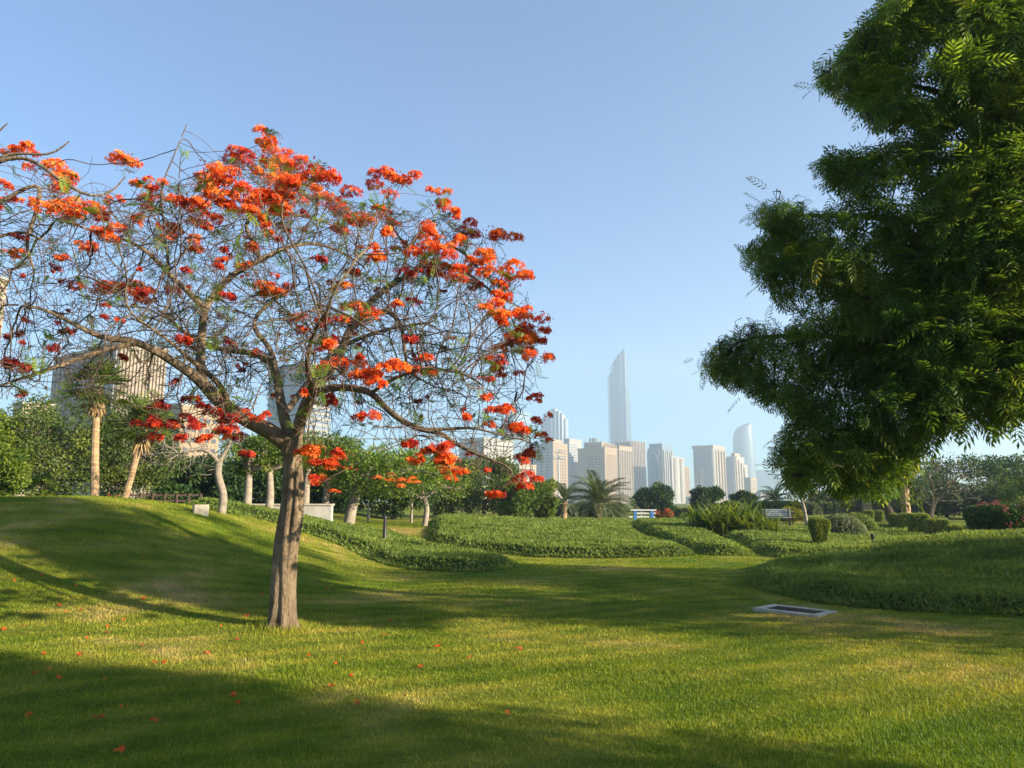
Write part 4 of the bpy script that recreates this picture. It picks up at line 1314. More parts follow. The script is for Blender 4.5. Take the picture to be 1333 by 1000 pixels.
for (px, py, rp) in [(1075, 100, 22), (1095, 88, 24), (1120, 110, 28), (1140, 80, 28), (1150, 130, 26), (1112, 62, 18), (1165, 45, 26), (1185, 20, 26), (1075, 212, 18), (1095, 222, 22), (1124, 225, 24), (990, 283, 22),
                     (1010, 300, 28), (1035, 280, 22), (984, 328, 20), (1010, 342, 26), (1035, 330, 28), (1020, 372, 22), (922, 476, 15), (935, 462, 20), (950, 455, 22), (967, 465, 24), (960, 490, 18), (985, 488, 22), (1003, 508, 20),
                     (982, 438, 18), (1020, 525, 20), (1020, 590, 22), (1040, 610, 24), (1060, 590, 28), (1040, 560, 26), (1035, 628, 14), (1052, 632, 12), (1090, 612, 26), (1100, 630, 14), (1122, 615, 26), (1150, 622, 22), (1175, 602, 26),
                     (1200, 570, 24), (1082, 560, 30), (1060, 520, 30), (1130, 580, 30), (1160, 560, 34), (1240, 535, 24), (1285, 540, 22), (1315, 535, 18)]:
    for k in range(2):
        y = c_plane(px) + 0.5 + r0.random() * (1.1 if px > 1010 else 0.7) + (0.6 if px < 1010 else 0)
        p = at(px + r0.normal(0, 4), py + r0.normal(0, 4), y); clumps.append((*p, rp / F_PX * y * 0.72, px, py))
# the far side of the crown, out of the picture
for k in range(8):
    a = r0.uniform(0, 6.28); q = r0.uniform(.2, 1)
    p = (9.6 + 3.6 * q * math.cos(a), 9.3 + 2.0 * q * math.sin(a), r0.uniform(4.0, 7.2))
    if p[1] + .41 * p[0] > 9.0: clumps.append((*p, 0.6, 0, 0))
LV = Geo()
nb = (9.4, 8.6, float(H(9.4, 8.6)))
trunk = [(9.4, 8.6, nb[2] - .1, .30), (9.3, 8.65, 1.2, .25), (9.1, 8.7, 2.4, .22), (8.7, 8.75, 3.6, .18), (8.2, 8.75, 5.0, .14), (7.8, 8.8, 6.6, .08)]
limbs = [[(9.1, 8.7, 2.4, .13), (8.0, 8.5, 2.9, .10), (6.6, 8.3, 3.2, .075), (5.0, 8.4, 3.5, .05), (3.6, 8.6, 3.65, .03), (2.8, 8.7, 3.62, .015)],
         [(8.7, 8.75, 3.6, .11), (7.4, 8.4, 4.4, .08), (6.0, 8.4, 4.9, .055), (4.6, 8.6, 5.2, .035), (3.6, 8.8, 5.3, .018)],
         [(8.2, 8.75, 5.0, .09), (7.0, 8.5, 6.0, .06), (5.8, 8.5, 6.8, .04), (4.8, 8.7, 7.2, .02)],
         [(9.2, 8.68, 2.0, .10), (8.2, 8.1, 2.2, .07), (7.0, 7.7, 2.4, .05), (5.8, 7.6, 2.5, .03)]]
neem('neem_tree', 'big dark neem tree hanging its leafy branches in from the right edge', nb, trunk, limbs, clumps, 33000, 8, 0.30)
# ------------------------------------------------------------------ background planting
def py_z(px, py, Y): return float(at(px, py, Y)[2])
def wid(w, Y): return w / F_PX * Y * 0.99

def broadleaf(name, label, px, Y, top, bot, w, mat, n=5000, leaf=0.12, tr=0.14, seed=1, cat='tree', group=None, bark='bark_dark', lean=0.0,
              flat=1.0, nc=34, depth=None, base=None, trunk_top=None, zt=None, zb=None, stems=1, tone=0.0, blooms=0, bloom_mat=None, kindleaf=None):
    r = np.random.default_rng(seed)
    b = on(px, Y) if base is None else np.array(base, float)
    root = empty(name, b, label, cat, group)
    z1 = (py_z(px, top, Y) if zt is None else zt) - b[2]; z0 = max(0.0, (py_z(px, bot, Y) if zb is None else zb) - b[2])
    rx = w / 2 if base is not None else wid(w, Y) / 2
    ry = rx if depth is None else depth
    zc, rz = (z0 + z1) / 2, (z1 - z0) / 2
    d = rand_dirs(nc, r); q = r.uniform(0.35, 0.86, nc) ** 0.7
    C = np.stack([d[:, 0] * rx * q + lean, d[:, 1] * ry * q, zc + d[:, 2] * rz * q * flat], -1)
    cr = min(rx, rz * 1.3) * r.uniform(0.15, 0.38, nc)
    C[:, 2] = np.maximum(C[:, 2], z0 + cr * 0.45)
    pick = r.choice(nc, n, p=cr ** 2 / (cr ** 2).sum())
    dd = rand_dirs(n, r)
    P = C[pick] + dd * (cr[pick] * r.random(n) ** 0.38)[:, None] * np.array([1, 1, .75])
    P[:, 2] = np.maximum(P[:, 2], 0.02)
    D = norm(dd + r.normal(0, .7, (n, 3)) + np.array([0, 0, -.2]))
    N = norm(dd + np.array([0, 0, .6]) + r.normal(0, .5, (n, 3)))
    tc = r.normal(0, .22, nc)
    g = Geo()
    g.leaves(P, D, N, leaf * r.uniform(.7, 1.35, n), leaf * .5, np.clip(0.45 + tone + tc[pick] + r.normal(0, .18, n), 0, 1), 0, 0.1)
    g.build('crown', M[mat], root)
    if tr > 0:
        gt = Geo()
        tt = (z0 + rz * 0.5) if trunk_top is None else trunk_top
        for s in range(stems):
            o = np.array([r.normal(0, .12), r.normal(0, .12), 0]) * (stems > 1)
            path = [(o[0] * .4, o[1] * .4, -.1), (o[0] + lean * .2 + r.normal(0, tr * .4), o[1], tt * .4), (o[0] * 1.8 + lean * .7, o[1] * 1.5, tt)]
            gt.tube(spline(path, 5), np.linspace(tr * 1.15, tr * .72, 11), 8)
            e = np.array(path[-1])
            for k in range(int(12 / stems) + 2):
                c = C[int(r.integers(nc))]
                m_ = (e + c) / 2 + np.array([r.normal(0, .1), r.normal(0, .1), -.08 * np.linalg.norm(c - e)])
                gt.tube(spline([e, m_, c], 4), np.linspace(tr * .5, tr * .10, 9), 5, cap=False)
        gt.build('trunk', M[bark], root, True)
    if blooms:
        gb = Geo()
        for k in range(blooms):
            i = int(r.integers(n))
            q = P[i] + dd[i] * cr[pick[i]] * 0.35
            m_ = int(r.integers(8, 22))
            gb.leaves(q + r.normal(0, leaf * .8, (m_, 3)), rand_dirs(m_, r), rand_dirs(m_, r), leaf * .8, leaf * .6, r.random(m_), 0, 0.1)
        tag(gb.build('blossom', M[bloom_mat], root), kind='stuff')
    return root

def clipped(name, label, cat, loc, hx, hy, h, p=2.0, mat='leaf_mid', n=2500, leaf=0.06, taper=0.0, group=None, seed=1, rz=0.0, tone=0.0, sink=0.0):
    """clipped shrub: superellipsoid of leaves over a twiggy core; taper narrows it towards the ground"""
    r = np.random.default_rng(seed)
    root = empty(name, loc, label, cat, group, rz)
    n = int(n * 2.4); leaf = leaf * 1.12
    hz = h / 2 if p > 2.5 else h * (1 - sink) ; zc = h / 2 if p > 2.5 else h * sink
    def surf(d, k=1.0):
        q = (np.abs(d) ** p).sum(1) ** (-1 / p)
        v = d * q[:, None] * k
        z = zc + v[:, 2] * hz
        f = 1 - taper * np.clip(1 - z / h, 0, 1)
        wob = 1 + 0.05 * np.sin(v[:, 0] * 5 + seed) * np.sin(v[:, 1] * 4.3 + 1) * (1 if p < 4 else .6)
        return np.stack([v[:, 0] * hx * f * wob, v[:, 1] * hy * f * wob, z], -1)
    nu, nv = 20, 12
    u = np.linspace(0, 2 * math.pi, nu + 1)[:-1]; w = np.linspace(-math.pi / 2, math.pi / 2, nv)
    d = np.array([(math.cos(b) * math.cos(a), math.cos(b) * math.sin(a), math.sin(b)) for b in w for a in u])
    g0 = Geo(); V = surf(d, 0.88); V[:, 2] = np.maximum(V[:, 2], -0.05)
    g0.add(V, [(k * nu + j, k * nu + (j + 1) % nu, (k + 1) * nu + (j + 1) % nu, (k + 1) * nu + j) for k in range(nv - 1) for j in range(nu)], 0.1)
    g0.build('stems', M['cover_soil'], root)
    cube = r.uniform(-1, 1, (n, 3)); ax = r.integers(0, 3, n); cube[np.arange(n), ax] = np.sign(cube[np.arange(n), ax])
    dd = norm(cube * np.array([1, 1, 1]))
    P = surf(dd, 1.0) * np.concatenate([r.uniform(0.93, 1.03, (n, 2)), r.uniform(.97, 1.02, (n, 1))], 1)
    k = P[:, 2] > 0.0
    P, dd = P[k], dd[k]; m_ = len(P)
    tg = np.cross(dd, r.normal(0, 1, (m_, 3))); D = norm(norm(tg) + dd * .45 + np.array([0, 0, .25]))
    g = Geo()
    g.leaves(P, D, norm(dd + r.normal(0, .5, (m_, 3))), leaf * r.uniform(.7, 1.4, m_), leaf * .5, np.clip(.5 + tone + r.normal(0, .22, m_), 0, 1), 0, .1)
    g.build('foliage', M[mat], root)
    return root

def frond_leaf(g, o, az, el, L, r, nl=22, droop=1.0, lw=0.045, ll=0.42, rachis=None):
    """feather frond from o"""
    h = np.array([math.cos(az), math.sin(az), 0])
    t = np.linspace(0, 1, 9)
    pts = [np.array(o, float)]; e = el
    for k in range(8):
        e -= droop * (0.10 + 0.11 * k / 8)
        pts.append(pts[-1] + (h * math.cos(e) + np.array([0, 0, math.sin(e)])) * L / 8)
    pts = np.array(pts)
    (rachis or g).tube(pts, np.linspace(.022, .006, 9) * L / 2, 4, cap=False, tint=0.6)
    s = np.linspace(0.14, 0.99, nl)
    P = np.stack([np.interp(s, t, pts[:, k]) for k in range(3)], 1)
    T = norm(np.stack([np.interp(s, t, np.gradient(pts[:, k])) for k in range(3)], 1))
    side = np.cross(T, [0, 0, 1.0]); side = norm(side); up = np.cross(side, T)
    for sg in (-1, 1):
        D = norm(side * sg * 0.8 + T * 0.75 + up * 0.28 + r.normal(0, .08, P.shape))
        g.leaves(P, D, up, ll * L / 2 * np.sin(math.pi * (0.18 + 0.72 * s)) * r.uniform(.9, 1.1, nl), lw * L / 2 * 1.6, np.clip(r.normal(.5, .2, nl), 0, 1), 0, 0.1)

def date_palm(name, label, px, Y, py_c, w, seed, mat='leaf_grey', nf=40, trunk=0.2, group=None, bot=None):
    r = np.random.default_rng(seed)
    b = on(px, Y); root = empty(name, b, label, 'palm', group)
    zc = py_z(px, py_c, Y) - b[2]; L = wid(w, Y) / 2 * 1.12
    g = Geo()
    for k in range(nf):
        frond_leaf(g, (0, 0, zc), r.uniform(0, 6.28), R(r.uniform(-5, 82)), L * r.uniform(.8, 1.1), r, 34, r.uniform(.75, 1.2), .026)
    g.build('fronds', M[mat], root)
    gt = Geo()
    n = max(4, int(zc / .12))
    z = np.linspace(-.1, zc, n)
    gt.tube(np.stack([z * 0, z * 0, z], 1), trunk * (1 + .12 * (np.arange(n) % 2)), 9)
    gt.build('trunk', M['bark_palm'], root)
    return root

def fan_palm(name, label, px_b, py_b, px_t, py_t, Y, seed, rad=0.85, tr=0.13, group=None):
    r = np.random.default_rng(seed)
    b = on(px_b, Y); root = empty(name, b, label, 'palm', group)
    t = at(px_t, py_t, Y) - b
    gt = Geo(); n = 46; s = np.linspace(0, 1, n)
    gt.tube(np.stack([s * t[0], s * t[1], -.1 + s * (t[2] + .1)], 1) + np.stack([.05 * np.sin(s * 3), 0 * s, 0 * s], 1) * (t[0] / (abs(t[0]) + .01)),
            tr * (1.18 - .28 * s) * (1 + .05 * (np.arange(n) % 2)), 10)
    gt.build('trunk', M['bark_palm'], root)
    g = Geo()
    for k in range(30):
        az = r.uniform(0, 6.28); el = R(r.uniform(-25, 85)); L = rad * r.uniform(.45, .7)
        d = np.array([math.cos(az) * math.cos(el), math.sin(az) * math.cos(el), math.sin(el)])
        c = t + d * L + np.array([0, 0, -.12 * L * math.cos(el)])
        g.tube([t, (t + c) / 2 + [0, 0, .03], c], [.018, .014, .010], 4, cap=False, tint=.7)
        sd = norm(np.cross(d, [0, 0, 1.0001])); m_ = 15
        a = np.linspace(-1.35, 1.35, m_) + r.normal(0, .04, m_)
        D = norm(np.cos(a)[:, None] * d + np.sin(a)[:, None] * sd + np.array([0, 0, -.28]) + r.normal(0, .05, (m_, 3)))
        g.leaves(np.repeat(c[None], m_, 0), D, np.cross(sd, d), rad * r.uniform(.5, .7, m_), .075, np.clip(r.normal(.55, .2, m_), 0, 1), 0, .1)
    g.build('fronds', M['leaf_mid'], root)
    gd = Geo(); m_ = 90
    az = r.uniform(0, 6.28, m_)
    P = t + np.stack([np.cos(az) * tr, np.sin(az) * tr, r.uniform(-.5, .02, m_)], -1)
    D = norm(np.stack([np.cos(az) * .38, np.sin(az) * .38, -np.ones(m_)], -1) + r.normal(0, .12, (m_, 3)))
    gd.leaves(P, D, np.stack([np.cos(az), np.sin(az), 0 * az], -1), r.uniform(.3, .62, m_), .07, r.random(m_), 0, .1)
    gd.build('dry_fronds', M['thatch'], root)
    return root

def bare_tree(name, label, base, paths, crown_pts, seed, bark='bark_grey', tip=0.006, step=.12, group=None, cat='tree', leaves=0, mat='leaf_grey', leaf=.05, sm=None):
    r = np.random.default_rng(seed)
    root = empty(name, base, label, cat, group); b = np.array(base)
    sk = Skel()
    for p in paths: sk.path(p, step)
    sk.grow(np.array(crown_pts), 6, step * 1.6, step, 90, r, .38)
    sk.finish(tip, 2.3)
    g = Geo(); gs = Geo()
    sk.tubes(g, gs, .03)
    g.build('trunk', M[bark], root, True).location = -b
    if gs.n:
        o = gs.build('twigs', M[sm or bark], root, True); o.location = -b; tag(o, kind='stuff')
    if leaves:
        tips = np.array([i for i in range(len(sk.p)) if not sk.kids[i]])
        P = sk.P[r.choice(tips, leaves)] + r.normal(0, leaf * 1.8, (leaves, 3))
        gl = Geo(); gl.leaves(P, rand_dirs(leaves, r), rand_dirs(leaves, r), leaf * r.uniform(.7, 1.3, leaves), leaf * .5, r.random(leaves), 0, .1)
        gl.build('crown', M[mat], root).location = -b
    return root

def blob(c, rx, ry, rz, n, r, low=-1.0):
    d = rand_dirs(n, r) * (r.random(n) ** .4)[:, None]
    d[:, 2] = np.maximum(d[:, 2], low)
    return np.asarray(c) + d * np.array([rx, ry, rz])

# --- left side, behind the slope
GB = 'background trees'
broadleaf('bushy_tree', 'dark green bushy tree behind the slope at far left, under the low cream building', 62, 29, 512, 662, 165, 'leaf_mid', 24000, .13, .12, 31, tone=.05, nc=75, stems=2)
broadleaf('bushy_tree', 'dark bushy tree just behind the two fan palms', 168, 31, 512, 664, 125, 'leaf_mid', 20000, .13, .12, 32, tone=-.05, nc=65, stems=2)
broadleaf('bushy_tree', 'tall pale green bushy tree at the far left picture edge', -22, 27, 530, 655, 110, 'leaf_lime', 13000, .13, .12, 33, nc=40)
broadleaf('shrub', 'yellow green shrub at the left picture edge on top of the slope', 8, 21.5, 580, 660, 66, 'leaf_lime', 6500, .11, .05, 34, cat='shrub', nc=34, tone=-.05)
broadleaf('shrub', 'small yellow green shrub beside the bigger one at the left edge', 52, 22.5, 612, 662, 40, 'leaf_lime', 1800, .09, .04, 35, cat='shrub', nc=20)
broadleaf('flowering_shrub', 'low dark shrub with red flowers between the two fan palm trunks', 140, 22, 640, 664, 46, 'leaf_dark', 1500, .07, .03, 36, cat='shrub', nc=18, blooms=16, bloom_mat='petal')
fan_palm('fan_palm', 'straight fan palm with yellowish trunk and dry skirt on the left slope', 125, 658, 128, 507, 21.0, 41, .95, .10)
fan_palm('fan_palm', 'leaning fan palm with a thin trunk, right of the straight one', 158, 660, 186, 556, 21.5, 42, .78, .085)
# grey leafless tree
p = ground(288, 668); Yb = float(p[1]); rr = np.random.default_rng(51)
q = lambda a, b_, dy=0: at(a, b_, Yb + dy)
bare_tree('leafless_tree', 'grey leafless tree with a tangle of drooping twigs and a slim crooked trunk', p,
          [[(*(p - [0, 0, .1]), .12), (*q(291, 645), .105), (*q(284, 620), .10), (*q(285, 602), .10)], [(*q(285, 602), .06), (*q(265, 585, -.3), .05), (*q(235, 590, -.5), .03)], [(*q(285, 602), .06), (*q(300, 575), .05), (*q(310, 550), .03)]],
          np.vstack([blob(q(245, 588), 1.35, 1.1, .72, 900, rr), blob(q(285, 560), 1.0, .9, .7, 420, rr)]), 52, 'bark_grey', .006, .10)
# pale ringed trunks under green canopies
for k, (px, Y, tp, lb) in enumerate([(322, 25, 612, 'first pale trunk left of the flame tree trunk, under a green canopy'), (349, 25.5, 612, 'second pale ringed trunk close to the flame tree trunk on its left'),
                                     (399, 27, 606, 'pale trunk just to the right of the flame tree trunk'), (426, 28, 604, 'pale trunk at the right end of the white wall')]):
    broadleaf('canopy_tree', lb, px, Y, 560 - 6 * (k % 2), 624, 92, 'leaf_lime', 2600, .12, .15, 60 + k, bark='bark_pale', nc=22, flat=.8, trunk_top=py_z(px, tp, Y) - on(px, Y)[2], tone=-.12)
# dark mass of trees; the shade they stand in is put into darker leaf colour
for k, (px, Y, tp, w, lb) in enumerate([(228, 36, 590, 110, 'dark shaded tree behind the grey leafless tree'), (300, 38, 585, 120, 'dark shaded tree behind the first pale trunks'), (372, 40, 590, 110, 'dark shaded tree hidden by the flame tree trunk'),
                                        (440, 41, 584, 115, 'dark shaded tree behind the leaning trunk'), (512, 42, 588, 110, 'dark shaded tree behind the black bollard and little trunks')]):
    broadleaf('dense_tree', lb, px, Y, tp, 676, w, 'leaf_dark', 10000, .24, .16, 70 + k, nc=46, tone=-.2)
for k, (px, Y, tp, w, mt, lb) in enumerate([(585, 47, 588, 100, 'leaf_mid', 'green tree at the left of the sunny row behind the middle bed'), (632, 50, 592, 92, 'leaf_mid', 'tall green tree behind the hanging bright red blossom'),
                                            (672, 46, 624, 64, 'leaf_lime', 'low yellow green tree below the bright red blossom'), (702, 50, 620, 56, 'leaf_lime', 'yellow green tree left of the small date palm')]):
    broadleaf('leafy_tree', lb, px, Y, tp, 684, w, mt, 9500, .22, .13, 80 + k, nc=44, tone=.02)
# second flame tree with a leaning trunk, and small trees by the path
p2 = ground(452, 690); Y2 = float(p2[1])
rr = np.random.default_rng(91)
q = lambda a, b_, dy=0: at(a, b_, Y2 + dy)
pts = np.vstack([blob(q(500, 612), 2.7, 2.2, .85, 380, rr), blob(q(430, 600), 1.3, 1.5, .8, 150, rr)])
ft2 = bare_tree('flame_tree', 'smaller green flame tree with a leaning pale trunk behind the big one', p2,
          [[(*(p2 - [0, 0, .1]), .25), (*q(458, 662), .21), (*q(466, 634), .19)], [(*q(466, 634), .11), (*q(490, 622, -.4), .08), (*q(530, 612, -.6), .05), (*q(570, 618, -.6), .03)],
           [(*q(466, 634), .12), (*q(462, 612, .4), .09), (*q(440, 594, .6), .05)], [(*q(466, 634), .10), (*q(495, 600, .6), .06), (*q(530, 590, 1), .04)]], pts, 92, 'bark_pale', .012, .2, leaves=9500, mat='leaf_flame', leaf=.14)
for k, (px, py, s) in enumerate([(402, 590, 24), (420, 602, 26), (440, 596, 18), (414, 622, 16), (452, 612, 14), (508, 624, 20), (520, 630, 16), (536, 626, 14), (570, 590, 18), (586, 606, 24), (545, 600, 16), (436, 640, 12)]):
    bloom_geo(at(px, py, Y2 - 1.6), s * .6 / F_PX * Y2, rr, .55, rr.uniform(.5, .9)).build('blossom', [M['petal'], M['leaf_flame']], ft2).location = -p2
p3 = ground(553, 674); p3 = on(553, 33)
rr = np.random.default_rng(95); q = lambda a, b_, dy=0: at(a, b_, 33 + dy)
bare_tree('small_tree', 'small light green tree with a forked pale trunk at the end of the grass path', p3,
          [[(*(p3 - [0, 0, .1]), .13), (*q(556, 660), .12), (*q(551, 650), .11)], [(*q(551, 650), .07), (*q(532, 640), .05), (*q(515, 632), .03)], [(*q(551, 650), .07), (*q(572, 636), .05), (*q(595, 636), .03)], [(*q(551, 650), .07), (*q(550, 630), .04)]],
          np.vstack([blob(q(540, 626), 1.9, 1.6, .75, 200, rr), blob(q(585, 632), 1.2, 1.2, .6, 90, rr)]), 96, 'bark_pale', .012, .2, leaves=3200, mat='leaf_lime', leaf=.13)
for px, Y, lb in ((536, 35, 'thin pale sapling just left of the forked small tree'), (480, 36, 'thin pale sapling behind the leaning trunk, right of it')):
    broadleaf('sapling', lb, px, Y, 622, 654, 40, 'leaf_mid', 900, .13, .06, int(px), bark='bark_pale', nc=12, trunk_top=1.2)

# --- palms and trees in the middle
date_palm('date_palm', 'large date palm with spreading fronds in front of the crowned hotel', 779, 46, 655, 98, 101, nf=46, trunk=.26)
date_palm('date_palm', 'smaller date palm left of the large one', 734, 52, 652, 62, 102, nf=34, trunk=.2)
date_palm('date_palm', 'dark date palm seen below the neem branches near the curved tower', 1010, 58, 650, 58, 103, 'leaf_dark', 34, .22)
for k, (px, Y, tp, w, mt, lb) in enumerate([(853, 72, 630, 54, 'leaf_dark', 'dark round tree behind the blue railing'), (918, 66, 633, 42, 'leaf_dark', 'dark tree left of the round green bush, before the white tower'),
                                            (967, 70, 640, 34, 'leaf_dark', 'small dark tree right of the round green bush'), (796, 60, 657, 46, 'leaf_grey', 'low grey green scrub between the large date palm and the railing'),
                                            (760, 62, 656, 40, 'leaf_dark', 'low dark scrub between the two date palms'), (893, 62, 664, 36, 'leaf_grey', 'low scrub between the two dark round trees'), (715, 64, 650, 40, 'leaf_dark', 'dark low tree behind the small date palm'),
                                            (1040, 70, 655, 54, 'leaf_grey', 'dusty tree behind the yellow shrub'), (1080, 74, 640, 60, 'leaf_grey', 'dusty olive tree behind the rounded hedges'),
                                            (1118, 76, 634, 66, 'leaf_mid', 'grey green tree behind the clipped hedge row'), (1168, 72, 640, 60, 'leaf_mid', 'pale tree behind the dark leaning trunk'),
                                            (1216, 70, 628, 70, 'leaf_mid', 'leafy tree behind the dark forked tree'), (988, 80, 660, 40, 'leaf_grey', 'distant scrub beside the dark date palm'),
                                            (940, 90, 662, 40, 'leaf_grey', 'distant scrub between the dark tree and the round bush'), (832, 92, 664, 44, 'leaf_grey', 'distant scrub seen left of the dark round tree')]):
    broadleaf('park_tree' if Y < 79 else 'scrub', lb, px, Y, tp, 684, w, mt, 9000, .30, .14, 110 + k, nc=40, tone=.05, cat='tree')
broadleaf('big_tree', 'big bluish green tree behind the pink flowered hedge at right', 1286, 52, 592, 690, 190, 'leaf_dark', 24000, .24, .3, 141, nc=90, tone=.2)
broadleaf('leafy_tree', 'bright yellow green tree at the right picture edge', 1352, 33, 604, 690, 80, 'leaf_lime', 5000, .15, .12, 142, nc=36)
broadleaf('dense_tree', 'dark tree filling the gap behind the smallest clipped hedge', 1232, 58, 640, 694, 90, 'leaf_dark', 6000, .2, .16, 143, nc=40)
# flowering bushes
broadleaf('flowering_shrub', 'orange red flowering bush right of the blue railing', 864, 46, 663, 684, 34, 'leaf_orange', 2400, .10, .03, 151, cat='shrub', nc=22, tone=.1)
broadleaf('shrub', 'small yellow green bush beside the orange flowering bush', 888, 47, 668, 684, 24, 'leaf_lime', 1200, .10, .03, 152, cat='shrub', nc=16)
broadleaf('shrub', 'bright yellow shrub beside the park bench', 1031, 42, 657, 686, 30, 'leaf_yellow', 2000, .10, .04, 153, cat='shrub', nc=20)
# round bush, dark hedge, clipped shapes
def hill(px, Y): return on(px, Y)
p = on(952, 36.5)
clipped('round_bush', 'round dome shaped bright green bush behind the sword leaved plants', 'bush', p, wid(58, 36.5) / 2, 1.2, py_z(952, 653, 36.5) - p[2], 2.0, 'leaf_mid', 5200, .10, seed=3, tone=.05)
p = on(1012, 47)
clipped('hedge', 'long dark green clipped hedge behind the park bench', 'hedge', p, wid(62, 47) / 2, 1.0, py_z(1012, 654, 47) - p[2], 5.0, 'leaf_mid', 5000, .11, seed=4, tone=-.08)
p = on(1064, 24.6) + np.array([0, 0, .12])
clipped('topiary_shrub', 'vase shaped clipped shrub standing alone on the bed slope', 'shrub', p, wid(25, 24.6) / 2, .34, py_z(1064, 676, 24.6) - p[2], 5.0, 'leaf_lime', 2600, .055, .6, seed=5, tone=.15)
p = on(1092, 30) + np.array([0, 0, .12])
clipped('rounded_hedge', 'low long rounded hedge, the nearer of two beside the vase shaped shrub', 'hedge', p, wid(66, 30) / 2, .7, py_z(1088, 673, 30) - p[2] + .1, 2.0, 'leaf_grey', 4200, .06, seed=6, rz=R(-30), tone=.35)
p = on(1112, 33) + np.array([0, 0, .12])
clipped('rounded_hedge', 'low rounded hedge, the farther of two behind the vase shaped shrub', 'hedge', p, wid(54, 33) / 2, .7, py_z(1112, 671, 33) - p[2] + .1, 2.0, 'leaf_lime', 3400, .065, seed=7, rz=R(-30), tone=.1)
for k, (x0, x1, t, bt, Y, lb) in enumerate([(1123, 1135, 667, 684, 42, 'far left small clipped hedge block beside the pale trunk'), (1137, 1147, 667, 682, 43, 'tiny clipped hedge block next to the far left one'),
                                            (1156, 1167, 672, 692, 34.5, 'slim clipped hedge block at the left of the front row'), (1169, 1181, 672, 694, 33.5, 'narrow clipped hedge block left of the tallest one'),
                                            (1181, 1205, 672, 699, 31, 'tallest clipped hedge block of the row'), (1204, 1230, 679, 702, 29.5, 'broad clipped hedge block right of the tallest one'),
                                            (1230, 1247, 688, 704, 28, 'smallest clipped hedge block at the right end of the row')]):
    p = on((x0 + x1) / 2, Y) + np.array([0, 0, .10])
    clipped('clipped_hedge', lb, 'hedge', p, wid(x1 - x0, Y) / 2, wid(max(16, x1 - x0), Y) / 2 * .9, max(.5, py_z(x1, t, Y) - p[2] + .08), 7.0, 'leaf_lime', 2600, .06, .12, 'clipped hedge blocks on the right slope', 160 + k, R(-20), tone=.3)
# pink flowered hedge behind the right mound
p = on(1345, 20.5)
hd = clipped('flowering_hedge', 'wide dark hedge with pink red flowers on top behind the right mound', 'hedge', p, wid(168, 20.5) / 2, 1.0, py_z(1320, 657, 20.5) - p[2], 4.0, 'leaf_dark', 9000, .065, .25, seed=8, tone=.05)
rr = np.random.default_rng(170); gb = Geo(); hh = py_z(1320, 657, 20.5) - p[2]
for k in range(58):
    c = np.array([rr.uniform(-1, 1) * wid(150, 20.5) / 2, rr.uniform(-.95, .4), hh * rr.uniform(.86, 1.03)])
    if rr.random() < .25: c[2] = hh * rr.uniform(.5, .85); c[1] = -.95
    m_ = int(rr.integers(8, 22))
    gb.leaves(c + rr.normal(0, .055, (m_, 3)), rand_dirs(m_, rr), rand_dirs(m_, rr), .06, .045, rr.random(m_), 0, .1)
tag(gb.build('blossom', M['petal_pink'], hd), kind='stuff')
# sword leaved plants
def sword_plant(label, px, Y, hpx, n, spread, seed):
    r = np.random.default_rng(seed); p = on(px, Y)
    root = empty('sword_leaved_plant', p, label, 'plant', 'sword leaved plants on the bed')
    g = Geo()
    L0 = wid(hpx, Y) * 1.25
    for k in range(n):
        o = np.array([r.normal(0, spread), r.normal(0, spread * .7), .05]); az = r.uniform(0, 6.28); el = R(r.uniform(38, 88)); L = L0 * r.uniform(.6, 1.1)
        h = np.array([math.cos(az), math.sin(az), 0]); sd = np.array([-math.sin(az), math.cos(az), 0])
        pts = [o]; e = el
        for s in range(5):
            e -= .05 + .16 * s * r.uniform(.3, 1.0) * .6
            pts.append(pts[-1] + (h * math.cos(e) + np.array([0, 0, math.sin(e)])) * L / 5)
        w = np.array([.016, .026, .027, .022, .014, .002]) * r.uniform(.8, 1.3) * L0
        v = np.array([[q_ - sd * w_, q_ + sd * w_] for q_, w_ in zip(pts, w)]).reshape(-1, 3)
        g.add(v, [(2 * s, 2 * s + 1, 2 * s + 3, 2 * s + 2) for s in range(5)], float(np.clip(r.normal(.55, .28), 0, 1)))
    g.build('leaves', M['leaf_lime'], root)
sword_plant('leftmost dark clump of sword leaved plants before the round bush', 926, 31.5, 36, 210, .42, 181)
sword_plant('tall middle clump of sword leaved plants before the round bush', 957, 31, 42, 280, .5, 182)
sword_plant('right hand clump of sword leaved plants with yellowish leaves', 991, 30.5, 32, 180, .36, 183)
sword_plant('spiky dark shrub clump behind the rounded hedges', 1084, 37, 22, 90, .5, 184)
